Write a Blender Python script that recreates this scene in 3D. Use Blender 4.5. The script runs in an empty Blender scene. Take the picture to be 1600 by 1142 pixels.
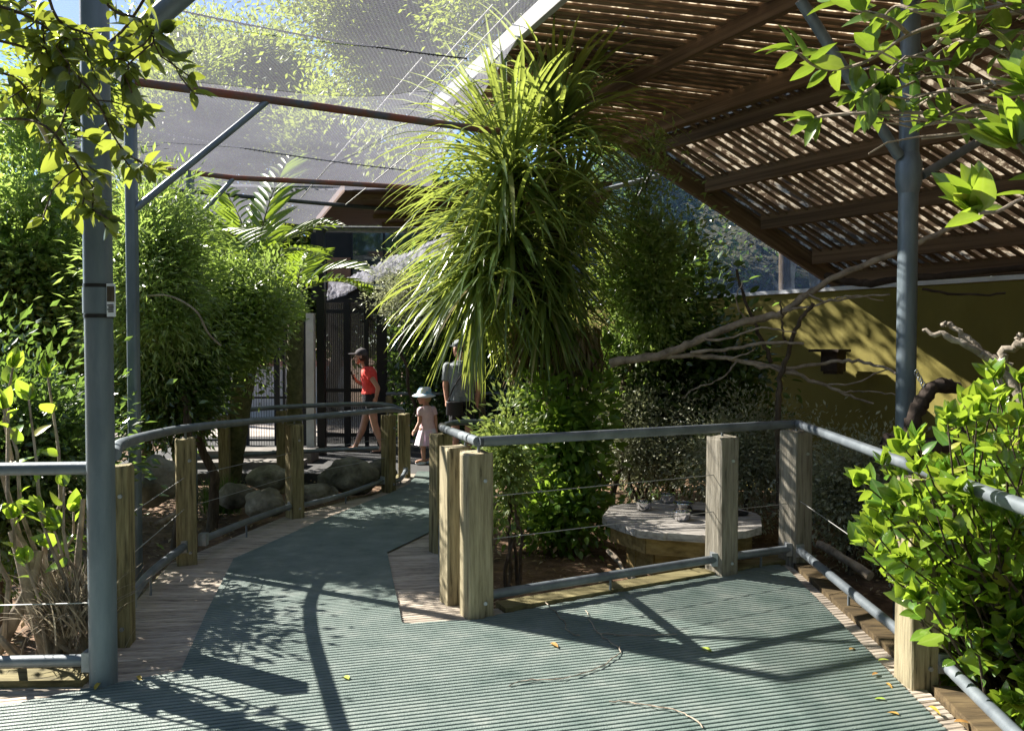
import bpy, bmesh, math, random
import numpy as np
from mathutils import Vector, Matrix, noise

R = math.radians
random.seed(11)
rng = np.random.default_rng(11)
sc = bpy.context.scene
COL = sc.collection

# ------------------------------------------------------------------ camera
F, CX, CY, PITCH, CAMZ = 1209.0, 800.0, 571.0, R(1.47), 1.5
cam_d = bpy.data.cameras.new("camera")
cam_d.sensor_width = 36.0
cam_d.lens = 36.0 * F / 1600.0
cam_d.clip_start, cam_d.clip_end = 0.05, 2000.0
cam = bpy.data.objects.new("camera", cam_d)
cam.location = (0, 0, CAMZ)
cam.rotation_euler = (R(90) - PITCH, 0, 0)
COL.objects.link(cam)
sc.camera = cam

# ------------------------------------------------------------------ sky and sun
SUN = Vector((-0.704, 0.376, 0.602)).normalized()
world = bpy.data.worlds.new("World")
sc.world = world
world.use_nodes = True
wn = world.node_tree.nodes
sky = wn.new("ShaderNodeTexSky")
sky.sky_type = 'NISHITA'
sky.sun_disc = False
sky.air_density = 0.7
sky.dust_density = 0.1
sky.ozone_density = 3.0
sky.sun_elevation = math.asin(SUN.z)
sky.sun_rotation = math.atan2(SUN.x, SUN.y)
world.node_tree.links.new(sky.outputs[0], wn["Background"].inputs[0])
wn["Background"].inputs[1].default_value = 0.06
sun_d = bpy.data.lights.new("sun", 'SUN')
sun_d.energy = 5.0
sun_d.angle = R(0.5)
sun_d.color = (1.0, 0.94, 0.84)
sun = bpy.data.objects.new("sun", sun_d)
sun.rotation_euler = SUN.to_track_quat('Z', 'Y').to_euler()
sun.location = (-20, 12, 20)
COL.objects.link(sun)
sc.view_settings.view_transform = 'Standard'
sc.view_settings.look = 'None'
sc.view_settings.gamma = 1.0
sc.view_settings.exposure = 2.1
sc.cycles.use_denoising = True
sc.cycles.max_bounces = 7
sc.cycles.diffuse_bounces = 3
sc.cycles.glossy_bounces = 2
sc.cycles.transmission_bounces = 4
sc.cycles.transparent_max_bounces = 12
sc.cycles.sample_clamp_indirect = 6.0


# ------------------------------------------------------------------ photo measurements to metres
def ray(px, py):
    x = (px - CX) / F
    y = -(py - CY) / F
    c, s = math.cos(PITCH), math.sin(PITCH)
    return Vector((x, c + y * s, -s + y * c))


def at(px, py, Y):                      # the point seen at a pixel, Y metres ahead
    d = ray(px, py)
    return Vector((0, 0, CAMZ)) + d * (Y / d.y)


def zg(x, y):                           # height of the walkway: level in front, then a gentle fall along the path
    t = min(1, max(0, (y - 4.3) / 4.4))
    w = min(1, max(0, (-0.15 - x) / 0.35))
    return -0.19 * t * w


def gr(px, py, z=None):                 # the walkway (or a level z) under a pixel
    d = ray(px, py)
    zz = 0.0 if z is None else z
    for _ in range(12):
        p = Vector((0, 0, CAMZ)) + d * ((zz - CAMZ) / d.z)
        if z is not None:
            break
        zz = 0.5 * zz + 0.5 * zg(p.x, p.y)
    return p


GARDEN = -0.34

# ------------------------------------------------------------------ materials
MATS = {}


def nt(name):
    m = bpy.data.materials.new(name)
    m.use_nodes = True
    t = m.node_tree
    b = t.nodes["Principled BSDF"]
    return m, t, b


def ramp(t, stops):
    r = t.nodes.new("ShaderNodeValToRGB")
    e = r.color_ramp.elements
    while len(e) < len(stops):
        e.new(0.5)
    for k, (p, c) in enumerate(stops):
        e[k].position = p
        e[k].color = (*c, 1)
    return r


def pmat(name, stops, scale=6, stretch=(1, 1, 1), rough=0.8, bump=0.3, bump_scale=None, metal=0.0, detail=6, var=0.25, spec=0.3, dist=0.004):
    """noise-coloured surface with fine relief; every piece differs a little in tone"""
    m, t, b = nt(name)
    L = t.links.new
    tc = t.nodes.new("ShaderNodeTexCoord")
    oi = t.nodes.new("ShaderNodeObjectInfo")
    add = t.nodes.new("ShaderNodeVectorMath"); add.operation = 'ADD'
    sc3 = t.nodes.new("ShaderNodeVectorMath"); sc3.operation = 'SCALE'
    cmb = t.nodes.new("ShaderNodeCombineXYZ")
    for k in range(3):
        L(oi.outputs["Random"], cmb.inputs[k])
    L(cmb.outputs[0], sc3.inputs[0]); sc3.inputs["Scale"].default_value = 37.0
    L(tc.outputs["Object"], add.inputs[0]); L(sc3.outputs[0], add.inputs[1])
    mp = t.nodes.new("ShaderNodeMapping")
    mp.inputs["Scale"].default_value = stretch
    L(add.outputs[0], mp.inputs[0])
    n1 = t.nodes.new("ShaderNodeTexNoise")
    n1.inputs["Scale"].default_value = scale
    n1.inputs["Detail"].default_value = detail
    n1.inputs["Roughness"].default_value = 0.62
    L(mp.outputs[0], n1.inputs[0])
    rp = ramp(t, stops)
    L(n1.outputs[0], rp.inputs[0])
    hsv = t.nodes.new("ShaderNodeHueSaturation")
    mr = t.nodes.new("ShaderNodeMapRange")
    mr.inputs[3].default_value = 1 - var; mr.inputs[4].default_value = 1 + var
    L(oi.outputs["Random"], mr.inputs[0]); L(mr.outputs[0], hsv.inputs["Value"])
    L(rp.outputs[0], hsv.inputs["Color"]); L(hsv.outputs[0], b.inputs["Base Color"])
    n2 = t.nodes.new("ShaderNodeTexNoise")
    n2.inputs["Scale"].default_value = bump_scale or scale * 3
    n2.inputs["Detail"].default_value = 5
    L(mp.outputs[0], n2.inputs[0])
    bp = t.nodes.new("ShaderNodeBump")
    bp.inputs["Strength"].default_value = bump
    bp.inputs["Distance"].default_value = dist
    L(n2.outputs[0], bp.inputs["Height"]); L(bp.outputs[0], b.inputs["Normal"])
    b.inputs["Roughness"].default_value = rough
    b.inputs["Metallic"].default_value = metal
    b.inputs["Specular IOR Level"].default_value = spec
    MATS[name] = m
    return m


def leafmat(name, stops, trans=(0.35, 0.5, 0.05), fac=0.4, rough=0.4, spec=0.5):
    m, t, b = nt(name)
    L = t.links.new
    a = t.nodes.new("ShaderNodeAttribute"); a.attribute_name = "rnd"
    oi = t.nodes.new("ShaderNodeObjectInfo")
    ad = t.nodes.new("ShaderNodeMath"); ad.operation = 'ADD'
    fr = t.nodes.new("ShaderNodeMath"); fr.operation = 'FRACT'
    L(a.outputs["Fac"], ad.inputs[0]); L(oi.outputs["Random"], ad.inputs[1]); L(ad.outputs[0], fr.inputs[0])
    rp = ramp(t, stops)
    L(fr.outputs[0], rp.inputs[0])
    # paler midrib, blotches and browned patches
    md = t.nodes.new("ShaderNodeAttribute"); md.attribute_name = "mid"
    mrr = t.nodes.new("ShaderNodeMapRange"); mrr.inputs[1].default_value = 0.80; mrr.inputs[2].default_value = 1.0; mrr.inputs[3].default_value = 0.0; mrr.inputs[4].default_value = 0.55
    L(md.outputs["Fac"], mrr.inputs[0])
    tcn = t.nodes.new("ShaderNodeTexCoord"); nzz = t.nodes.new("ShaderNodeTexNoise"); nzz.inputs["Scale"].default_value = 4.0; nzz.inputs["Detail"].default_value = 5
    L(tcn.outputs["Object"], nzz.inputs[0])
    hv = t.nodes.new("ShaderNodeHueSaturation")
    mv = t.nodes.new("ShaderNodeMapRange"); mv.inputs[1].default_value = 0.3; mv.inputs[2].default_value = 0.7; mv.inputs[3].default_value = 0.72; mv.inputs[4].default_value = 1.3
    L(nzz.outputs[0], mv.inputs[0]); L(mv.outputs[0], hv.inputs["Value"]); L(rp.outputs[0], hv.inputs["Color"])
    mm = t.nodes.new("ShaderNodeMix"); mm.data_type = 'RGBA'
    lt = t.nodes.new("ShaderNodeMix"); lt.data_type = 'RGBA'; lt.inputs[0].default_value = 0.35
    L(hv.outputs[0], lt.inputs["A"]); lt.inputs["B"].default_value = (0.42, 0.46, 0.18, 1)
    L(mrr.outputs[0], mm.inputs[0]); L(hv.outputs[0], mm.inputs["A"]); L(lt.outputs["Result"], mm.inputs["B"])
    rp = type('o', (), {'outputs': [mm.outputs["Result"]]})()
    L(rp.outputs[0], b.inputs["Base Color"])
    b.inputs["Roughness"].default_value = rough
    b.inputs["Specular IOR Level"].default_value = spec
    tr = t.nodes.new("ShaderNodeBsdfTranslucent")
    mx = t.nodes.new("ShaderNodeMix"); mx.data_type = 'RGBA'
    mx.inputs[0].default_value = 0.75
    L(rp.outputs[0], mx.inputs["A"]); mx.inputs["B"].default_value = (*trans, 1)
    L(mx.outputs["Result"], tr.inputs[0])
    ms = t.nodes.new("ShaderNodeMixShader"); ms.inputs[0].default_value = fac
    L(b.outputs[0], ms.inputs[1]); L(tr.outputs[0], ms.inputs[2])
    L(ms.outputs[0], t.nodes["Material Output"].inputs[0])
    MATS[name] = m
    return m


def plain(name, col, rough=0.6, metal=0.0, spec=0.4):
    m, t, b = nt(name)
    b.inputs["Base Color"].default_value = (*col, 1)
    b.inputs["Roughness"].default_value = rough
    b.inputs["Metallic"].default_value = metal
    b.inputs["Specular IOR Level"].default_value = spec
    MATS[name] = m
    return m


def netmat(name, col, opacity, cell):
    """knitted mesh: see-through thread pattern, the thread lets light through"""
    m, t, b = nt(name)
    L = t.links.new
    tc = t.nodes.new("ShaderNodeTexCoord")
    w1 = t.nodes.new("ShaderNodeTexWave"); w1.bands_direction = 'X'; w1.inputs["Scale"].default_value = cell
    w2 = t.nodes.new("ShaderNodeTexWave"); w2.bands_direction = 'Y'; w2.inputs["Scale"].default_value = cell
    w1.inputs["Distortion"].default_value = 0.4; w2.inputs["Distortion"].default_value = 0.4
    L(tc.outputs["Object"], w1.inputs[0]); L(tc.outputs["Object"], w2.inputs[0])
    mxm = t.nodes.new("ShaderNodeMath"); mxm.operation = 'MAXIMUM'
    L(w1.outputs["Fac"], mxm.inputs[0]); L(w2.outputs["Fac"], mxm.inputs[1])
    nz = t.nodes.new("ShaderNodeTexNoise"); nz.inputs["Scale"].default_value = 1.3; nz.inputs["Detail"].default_value = 6
    L(tc.outputs["Object"], nz.inputs[0])
    mr = t.nodes.new("ShaderNodeMapRange")
    mr.inputs[1].default_value = 0.1; mr.inputs[2].default_value = 1.0
    mr.inputs[3].default_value = opacity * 0.72; mr.inputs[4].default_value = min(1, opacity * 1.22)
    L(mxm.outputs[0], mr.inputs[0])
    mu = t.nodes.new("ShaderNodeMapRange")
    mu.inputs[1].default_value = 0.3; mu.inputs[2].default_value = 0.7
    mu.inputs[3].default_value = 0.88; mu.inputs[4].default_value = 1.08
    L(nz.outputs[0], mu.inputs[0])
    pr = t.nodes.new("ShaderNodeMath"); pr.operation = 'MULTIPLY'; pr.use_clamp = True
    L(mr.outputs[0], pr.inputs[0]); L(mu.outputs[0], pr.inputs[1])
    df = t.nodes.new("ShaderNodeBsdfDiffuse"); df.inputs[0].default_value = (*col, 1)
    tr = t.nodes.new("ShaderNodeBsdfTranslucent"); tr.inputs[0].default_value = (*col, 1)
    th = t.nodes.new("ShaderNodeMixShader"); th.inputs[0].default_value = 0.5
    L(df.outputs[0], th.inputs[1]); L(tr.outputs[0], th.inputs[2])
    tp = t.nodes.new("ShaderNodeBsdfTransparent")
    ms = t.nodes.new("ShaderNodeMixShader")
    L(pr.outputs[0], ms.inputs[0]); L(tp.outputs[0], ms.inputs[1]); L(th.outputs[0], ms.inputs[2])
    L(ms.outputs[0], t.nodes["Material Output"].inputs[0])
    MATS[name] = m
    return m


# weathered pine with long dark checks
pmat('post_wood', [(0.30, (0.035, 0.028, 0.014)), (0.42, (0.14, 0.118, 0.06)), (0.58, (0.23, 0.195, 0.10)), (0.78, (0.33, 0.285, 0.165))], 5, (9, 9, 0.7), 0.85, 0.9, 14, var=0.18, dist=0.006)
pmat('post_wood_pale', [(0.31, (0.045, 0.036, 0.02)), (0.40, (0.19, 0.162, 0.10)), (0.58, (0.30, 0.26, 0.165)), (0.8, (0.42, 0.375, 0.255))], 5, (9, 9, 0.7), 0.85, 0.8, 14, var=0.1, dist=0.005)
pmat('post_wood_grey', [(0.28, (0.06, 0.055, 0.045)), (0.42, (0.20, 0.18, 0.14)), (0.6, (0.29, 0.265, 0.215)), (0.8, (0.36, 0.33, 0.27))], 5, (9, 9, 0.7), 0.85, 0.9, 14, var=0.12, dist=0.006)
pmat('deck_wood', [(0.25, (0.11, 0.092, 0.072)), (0.45, (0.31, 0.265, 0.215)), (0.62, (0.42, 0.365, 0.30)), (0.85, (0.53, 0.47, 0.40))], 4, (0.8, 9, 9), 0.85, 0.6, 12, var=0.16)
pmat('kerb_wood', [(0.3, (0.05, 0.042, 0.018)), (0.5, (0.14, 0.12, 0.055)), (0.75, (0.22, 0.19, 0.095))], 5, (1, 6, 6), 0.9, 0.7, var=0.15)
pmat('kerb_dark', [(0.3, (0.03, 0.022, 0.011)), (0.5, (0.085, 0.06, 0.03)), (0.75, (0.15, 0.11, 0.055))], 5, (1, 6, 6), 0.8, 0.7, var=0.1)
pmat('mat_green', [(0.25, (0.062, 0.095, 0.086)), (0.42, (0.107, 0.144, 0.131)), (0.56, (0.136, 0.172, 0.157)), (0.70, (0.195, 0.225, 0.205)), (0.78, (0.32, 0.33, 0.295))], 5, (1, 1, 1), 0.55, 0.7, 160, var=0.02, spec=0.5, detail=15)
pmat('rail_steel', [(0.35, (0.11, 0.13, 0.15)), (0.6, (0.17, 0.195, 0.215)), (0.8, (0.25, 0.275, 0.295))], 7, (1, 1, 1), 0.42, 0.12, 60, metal=0.25, var=0.06, spec=0.5)
pmat('pole_steel', [(0.3, (0.095, 0.125, 0.148)), (0.55, (0.14, 0.175, 0.20)), (0.8, (0.21, 0.245, 0.265))], 4, (3, 3, 0.6), 0.42, 0.1, 60, metal=0.15, var=0.05, spec=0.5)
for nm in ('rail_steel', 'pole_steel'):
    t = MATS[nm].node_tree
    tc = t.nodes.new("ShaderNodeTexCoord")
    nz = t.nodes.new("ShaderNodeTexNoise"); nz.inputs["Scale"].default_value = 23; nz.inputs["Detail"].default_value = 10; nz.inputs["Roughness"].default_value = 0.75
    t.links.new(tc.outputs["Object"], nz.inputs[0])
    rp = ramp(t, [(0.0, (0, 0, 0)), (0.655, (0, 0, 0)), (0.69, (1, 1, 1)), (1.0, (1, 1, 1))])
    t.links.new(nz.outputs[0], rp.inputs[0])
    mx = t.nodes.new("ShaderNodeMix"); mx.data_type = 'RGBA'
    b = t.nodes["Principled BSDF"]
    src = b.inputs["Base Color"].links[0].from_socket
    t.links.new(rp.outputs[0], mx.inputs[0]); t.links.new(src, mx.inputs["A"]); mx.inputs["B"].default_value = (0.36, 0.35, 0.33, 1)
    t.links.new(mx.outputs["Result"], b.inputs["Base Color"])
pmat('galvanised', [(0.3, (0.20, 0.22, 0.24)), (0.7, (0.34, 0.36, 0.38))], 20, rough=0.4, metal=0.5, bump=0.1)
pmat('rusty_pipe', [(0.38, (0.10, 0.11, 0.12)), (0.5, (0.17, 0.09, 0.065)), (0.66, (0.25, 0.075, 0.045)), (0.85, (0.16, 0.07, 0.05))], 5, rough=0.75, bump=0.4, bump_scale=40, var=0.1)
pmat('dark_pipe', [(0.4, (0.05, 0.055, 0.06)), (0.7, (0.10, 0.105, 0.11))], 5, rough=0.6, bump=0.2)
pmat('beam_wood', [(0.3, (0.065, 0.04, 0.025)), (0.55, (0.17, 0.108, 0.066)), (0.8, (0.27, 0.185, 0.12))], 4, (1, 5, 5), 0.85, 0.5, var=0.15)
pmat('slat_wood', [(0.3, (0.08, 0.052, 0.032)), (0.55, (0.18, 0.122, 0.078)), (0.8, (0.29, 0.205, 0.14))], 5, (0.8, 6, 6), 0.9, 0.6, var=0.35)
pmat('pale_board', [(0.3, (0.24, 0.235, 0.23)), (0.7, (0.40, 0.39, 0.375))], 5, rough=0.8, bump=0.3, var=0.08)
pmat('olive_paint', [(0.25, (0.105, 0.09, 0.024)), (0.40, (0.175, 0.15, 0.033)), (0.6, (0.20, 0.172, 0.04)), (0.8, (0.24, 0.21, 0.065))], 2.2, (1, 1, 0.5), rough=0.8, bump=0.35, bump_scale=60, var=0.03, detail=9)
pmat('white_cap', [(0.3, (0.55, 0.57, 0.62)), (0.7, (0.75, 0.76, 0.8))], 4, rough=0.5, bump=0.1)
pmat('mulch', [(0.25, (0.03, 0.02, 0.013)), (0.45, (0.11, 0.068, 0.04)), (0.62, (0.19, 0.12, 0.075)), (0.85, (0.30, 0.20, 0.13))], 6, rough=0.95, bump=1.0, bump_scale=22, dist=0.03, detail=10)
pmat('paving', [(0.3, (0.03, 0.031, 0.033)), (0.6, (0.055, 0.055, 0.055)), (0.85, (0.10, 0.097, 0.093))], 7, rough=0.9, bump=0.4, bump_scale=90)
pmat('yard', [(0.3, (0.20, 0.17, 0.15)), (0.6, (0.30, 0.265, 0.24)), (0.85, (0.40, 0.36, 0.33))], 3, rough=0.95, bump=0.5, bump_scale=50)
pmat('step_stone', [(0.3, (0.12, 0.11, 0.10)), (0.6, (0.2, 0.185, 0.17)), (0.85, (0.28, 0.26, 0.24))], 5, rough=0.95, bump=0.5, bump_scale=50)
pmat('rock', [(0.28, (0.045, 0.042, 0.03)), (0.45, (0.13, 0.122, 0.09)), (0.58, (0.21, 0.195, 0.15)), (0.72, (0.38, 0.36, 0.29))], 5, rough=0.9, bump=0.9, bump_scale=18, dist=0.02, var=0.2)
pmat('bark', [(0.3, (0.035, 0.026, 0.018)), (0.55, (0.095, 0.072, 0.05)), (0.8, (0.18, 0.145, 0.105))], 6, (6, 6, 1.2), 0.95, 0.9, 20, dist=0.012, var=0.2)
pmat('pale_bark', [(0.3, (0.10, 0.085, 0.065)), (0.5, (0.28, 0.24, 0.19)), (0.75, (0.46, 0.41, 0.34))], 9, (1, 1, 1), 0.95, 0.9, 30, dist=0.01, var=0.15)
pmat('perch_bark', [(0.3, (0.10, 0.08, 0.06)), (0.5, (0.27, 0.225, 0.175)), (0.75, (0.44, 0.38, 0.31))], 10, (1, 1, 1), 0.95, 0.9, 30, dist=0.01, var=0.15)
pmat('dark_log', [(0.3, (0.018, 0.013, 0.010)), (0.6, (0.05, 0.036, 0.028)), (0.85, (0.11, 0.085, 0.065))], 8, rough=0.9, bump=0.9, bump_scale=25, dist=0.01)
pmat('palm_trunk', [(0.3, (0.05, 0.055, 0.025)), (0.55, (0.12, 0.12, 0.055)), (0.8, (0.19, 0.18, 0.10))], 5, (3, 3, 3), 0.85, 0.6)
pmat('thatch', [(0.3, (0.10, 0.06, 0.03)), (0.55, (0.24, 0.155, 0.085)), (0.8, (0.36, 0.26, 0.15))], 8, (5, 5, 1), 0.95, 0.9, 30, dist=0.01, var=0.3)
pmat('table_wood', [(0.25, (0.12, 0.11, 0.10)), (0.5, (0.31, 0.29, 0.265)), (0.78, (0.46, 0.44, 0.41))], 4, (0.8, 8, 8), 0.8, 0.6, 14, var=0.12)
pmat('yellow_wood', [(0.3, (0.12, 0.08, 0.03)), (0.55, (0.27, 0.19, 0.075)), (0.8, (0.38, 0.29, 0.14))], 4, (0.8, 6, 6), 0.8, 0.5, var=0.12)
plain('steel_bowl', (0.75, 0.75, 0.77), 0.18, 1.0)
plain('black_metal', (0.012, 0.012, 0.014), 0.45, 0.3)
plain('black_plastic', (0.015, 0.015, 0.016), 0.4)
pmat('dark_ply', [(0.3, (0.06, 0.03, 0.018)), (0.6, (0.11, 0.055, 0.032)), (0.85, (0.15, 0.085, 0.05))], 3, (1, 4, 1), 0.7, 0.3)
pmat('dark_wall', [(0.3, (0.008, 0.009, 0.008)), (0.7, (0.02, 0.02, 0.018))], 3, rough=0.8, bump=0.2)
pmat('brown_panel', [(0.3, (0.16, 0.075, 0.04)), (0.7, (0.25, 0.13, 0.075))], 3, rough=0.7, bump=0.2)
pmat('white_paint', [(0.3, (0.38, 0.36, 0.30)), (0.7, (0.50, 0.48, 0.42))], 5, rough=0.7, bump=0.2)
pmat('pale_wall', [(0.3, (0.50, 0.46, 0.42)), (0.7, (0.68, 0.64, 0.60))], 3, rough=0.9, bump=0.3)
pmat('red_brick', [(0.3, (0.25, 0.11, 0.08)), (0.7, (0.40, 0.22, 0.17))], 6, rough=0.9, bump=0.5)
pmat('hill_soil', [(0.3, (0.02, 0.022, 0.012)), (0.55, (0.05, 0.052, 0.03)), (0.8, (0.12, 0.10, 0.06))], 1.2, rough=1, bump=1, bump_scale=6, dist=0.15)
plain('wire', (0.35, 0.35, 0.34), 0.5, 0.6)
m_, t_, b_ = nt('glass'); b_.inputs["Base Color"].default_value = (0.02, 0.03, 0.03, 1); b_.inputs["Roughness"].default_value = 0.04; b_.inputs["Specular IOR Level"].default_value = 0.8; MATS['glass'] = m_

leafmat('fine_leaf', [(0.0, (0.05, 0.095, 0.02)), (0.4, (0.11, 0.175, 0.04)), (0.75, (0.17, 0.24, 0.075)), (1.0, (0.29, 0.34, 0.16))], (0.46, 0.64, 0.12), 0.44, 0.30, 0.75)
leafmat('dark_leaf', [(0.0, (0.02, 0.045, 0.016)), (0.5, (0.045, 0.088, 0.028)), (1.0, (0.09, 0.145, 0.05))], (0.26, 0.42, 0.06), 0.3, 0.24, 0.75)
leafmat('glossy_leaf', [(0.0, (0.035, 0.095, 0.014)), (0.35, (0.075, 0.17, 0.02)), (0.75, (0.135, 0.25, 0.03)), (0.93, (0.22, 0.30, 0.045)), (1.0, (0.36, 0.33, 0.06))], (0.48, 0.66, 0.05), 0.38, 0.2, 0.85)
leafmat('puka_leaf', [(0.0, (0.03, 0.075, 0.012)), (0.45, (0.065, 0.135, 0.02)), (0.85, (0.12, 0.20, 0.03)), (1.0, (0.30, 0.25, 0.05))], (0.36, 0.52, 0.04), 0.34, 0.28, 0.6)
leafmat('branch_leaf', [(0.0, (0.025, 0.05, 0.018)), (0.6, (0.05, 0.085, 0.022)), (1.0, (0.12, 0.16, 0.035))], (0.48, 0.56, 0.06), 0.34, 0.28, 0.7)
leafmat('sword_leaf', [(0.0, (0.04, 0.09, 0.032)), (0.5, (0.075, 0.14, 0.048)), (0.85, (0.13, 0.19, 0.075)), (0.94, (0.24, 0.26, 0.12)), (1.0, (0.42, 0.34, 0.20))], (0.54, 0.63, 0.10), 0.45, 0.24, 0.8)
leafmat('palm_leaf', [(0.0, (0.05, 0.115, 0.015)), (0.6, (0.10, 0.18, 0.025)), (1.0, (0.20, 0.24, 0.05))], (0.45, 0.62, 0.05), 0.45, 0.35)
leafmat('grey_leaf', [(0.0, (0.14, 0.155, 0.10)), (0.5, (0.26, 0.28, 0.19)), (1.0, (0.42, 0.43, 0.32))], (0.42, 0.45, 0.22), 0.3, 0.35, 0.6)
leafmat('vine_leaf', [(0.0, (0.05, 0.115, 0.022)), (0.5, (0.09, 0.18, 0.032)), (1.0, (0.18, 0.28, 0.05))], (0.42, 0.62, 0.06), 0.42, 0.26, 0.6)
leafmat('whorl_leaf', [(0.0, (0.09, 0.155, 0.035)), (0.6, (0.16, 0.24, 0.06)), (1.0, (0.28, 0.34, 0.13))], (0.45, 0.55, 0.12), 0.35, 0.4)
leafmat('far_leaf', [(0.0, (0.035, 0.062, 0.015)), (0.5, (0.065, 0.105, 0.022)), (1.0, (0.12, 0.155, 0.04))], (0.46, 0.56, 0.07), 0.40, 0.5)
leafmat('dry_leaf', [(0.0, (0.13, 0.08, 0.04)), (0.5, (0.26, 0.18, 0.10)), (1.0, (0.40, 0.33, 0.22))], (0.4, 0.3, 0.15), 0.15, 0.7, 0.2)
leafmat('dry_grass', [(0.0, (0.22, 0.18, 0.13)), (1.0, (0.42, 0.37, 0.29))], (0.4, 0.35, 0.25), 0.2, 0.8, 0.2)
leafmat('grass_leaf', [(0.0, (0.025, 0.06, 0.012)), (1.0, (0.07, 0.13, 0.025))], (0.2, 0.35, 0.04), 0.3, 0.5, 0.3)
leafmat('fallen_leaf', [(0.0, (0.35, 0.18, 0.06)), (0.5, (0.45, 0.32, 0.05)), (1.0, (0.25, 0.36, 0.05))], (0.5, 0.4, 0.1), 0.2, 0.5, 0.3)
netmat('net_shade', (0.37, 0.37, 0.42), 0.24, 13)
netmat('net_dense', (0.33, 0.33, 0.39), 0.40, 13)
netmat('net_side', (0.30, 0.36, 0.46), 0.30, 26)
netmat('net_black', (0.03, 0.03, 0.03), 0.55, 26)

# roofing sheet over the laths: translucent, strewn with dead leaves
m, t, b = nt('roof_sheet')
tc = t.nodes.new("ShaderNodeTexCoord")
nz = t.nodes.new("ShaderNodeTexNoise"); nz.inputs["Scale"].default_value = 8; nz.inputs["Detail"].default_value = 12; nz.inputs["Roughness"].default_value = 0.7
t.links.new(tc.outputs["Object"], nz.inputs[0])
rp = ramp(t, [(0.34, (0.60, 0.51, 0.37)), (0.45, (0.46, 0.37, 0.25)), (0.50, (0.10, 0.068, 0.042)), (0.75, (0.04, 0.028, 0.018))])
t.links.new(nz.outputs[0], rp.inputs[0])
tr = t.nodes.new("ShaderNodeBsdfTranslucent"); df = t.nodes.new("ShaderNodeBsdfDiffuse")
t.links.new(rp.outputs[0], tr.inputs[0]); t.links.new(rp.outputs[0], df.inputs[0])
ms = t.nodes.new("ShaderNodeMixShader"); ms.inputs[0].default_value = 0.80
t.links.new(df.outputs[0], ms.inputs[1]); t.links.new(tr.outputs[0], ms.inputs[2])
t.links.new(ms.outputs[0], t.nodes["Material Output"].inputs[0])
MATS['roof_sheet'] = m

# ------------------------------------------------------------------ mesh helpers
WL = {}


def mesh_np(name, V, Fc, mat, smooth=False, rnd=None, mid=None):
    """Fc: (n,3) or (n,4) array, or list of index lists"""
    me = bpy.data.meshes.new(name)
    V = np.asarray(V, dtype=np.float32).reshape(-1, 3)
    if isinstance(Fc, np.ndarray):
        k = Fc.shape[1]; nf = Fc.shape[0]
        idx = Fc.reshape(-1).astype(np.int32)
        st = np.arange(nf, dtype=np.int32) * k
    else:
        idx = np.array([i for f in Fc for i in f], dtype=np.int32)
        ln = np.array([len(f) for f in Fc]); nf = len(Fc)
        st = np.concatenate([[0], np.cumsum(ln)[:-1]]).astype(np.int32)
    me.vertices.add(len(V)); me.vertices.foreach_set('co', V.reshape(-1))
    me.loops.add(len(idx)); me.loops.foreach_set('vertex_index', idx)
    me.polygons.add(nf); me.polygons.foreach_set('loop_start', st)
    me.polygons.foreach_set('use_smooth', np.full(nf, smooth, dtype=bool))
    if rnd is not None:
        a = me.attributes.new('rnd', 'FLOAT', 'POINT')
        a.data.foreach_set('value', np.asarray(rnd, dtype=np.float32))
    if mid is not None:
        a = me.attributes.new('mid', 'FLOAT', 'POINT')
        a.data.foreach_set('value', np.asarray(mid, dtype=np.float32))
    me.update(calc_edges=True)
    if mat:
        me.materials.append(MATS[mat] if isinstance(mat, str) else mat)
    return me


def put(name, me, loc=(0, 0, 0), parent=None, matrix=None):
    o = bpy.data.objects.new(name, me)
    COL.objects.link(o)
    if parent is not None:
        o.parent = parent
        o.matrix_parent_inverse = Matrix.Translation(-WL[parent.name])
    if matrix is not None:
        o.matrix_basis = matrix
        WL[o.name] = matrix.to_translation()
    else:
        o.location = loc
        WL[o.name] = Vector(loc)
    return o


def tag(o, label, cat, group=None):
    o['label'] = label; o['category'] = cat
    if group: o['group'] = group
    return o


def thing(name, label, cat, loc, group=None):
    o = bpy.data.objects.new(name, None)
    COL.objects.link(o)
    o.empty_display_size = 0.1
    o.location = loc
    WL[o.name] = Vector(loc)
    return tag(o, label, cat, group)


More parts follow.
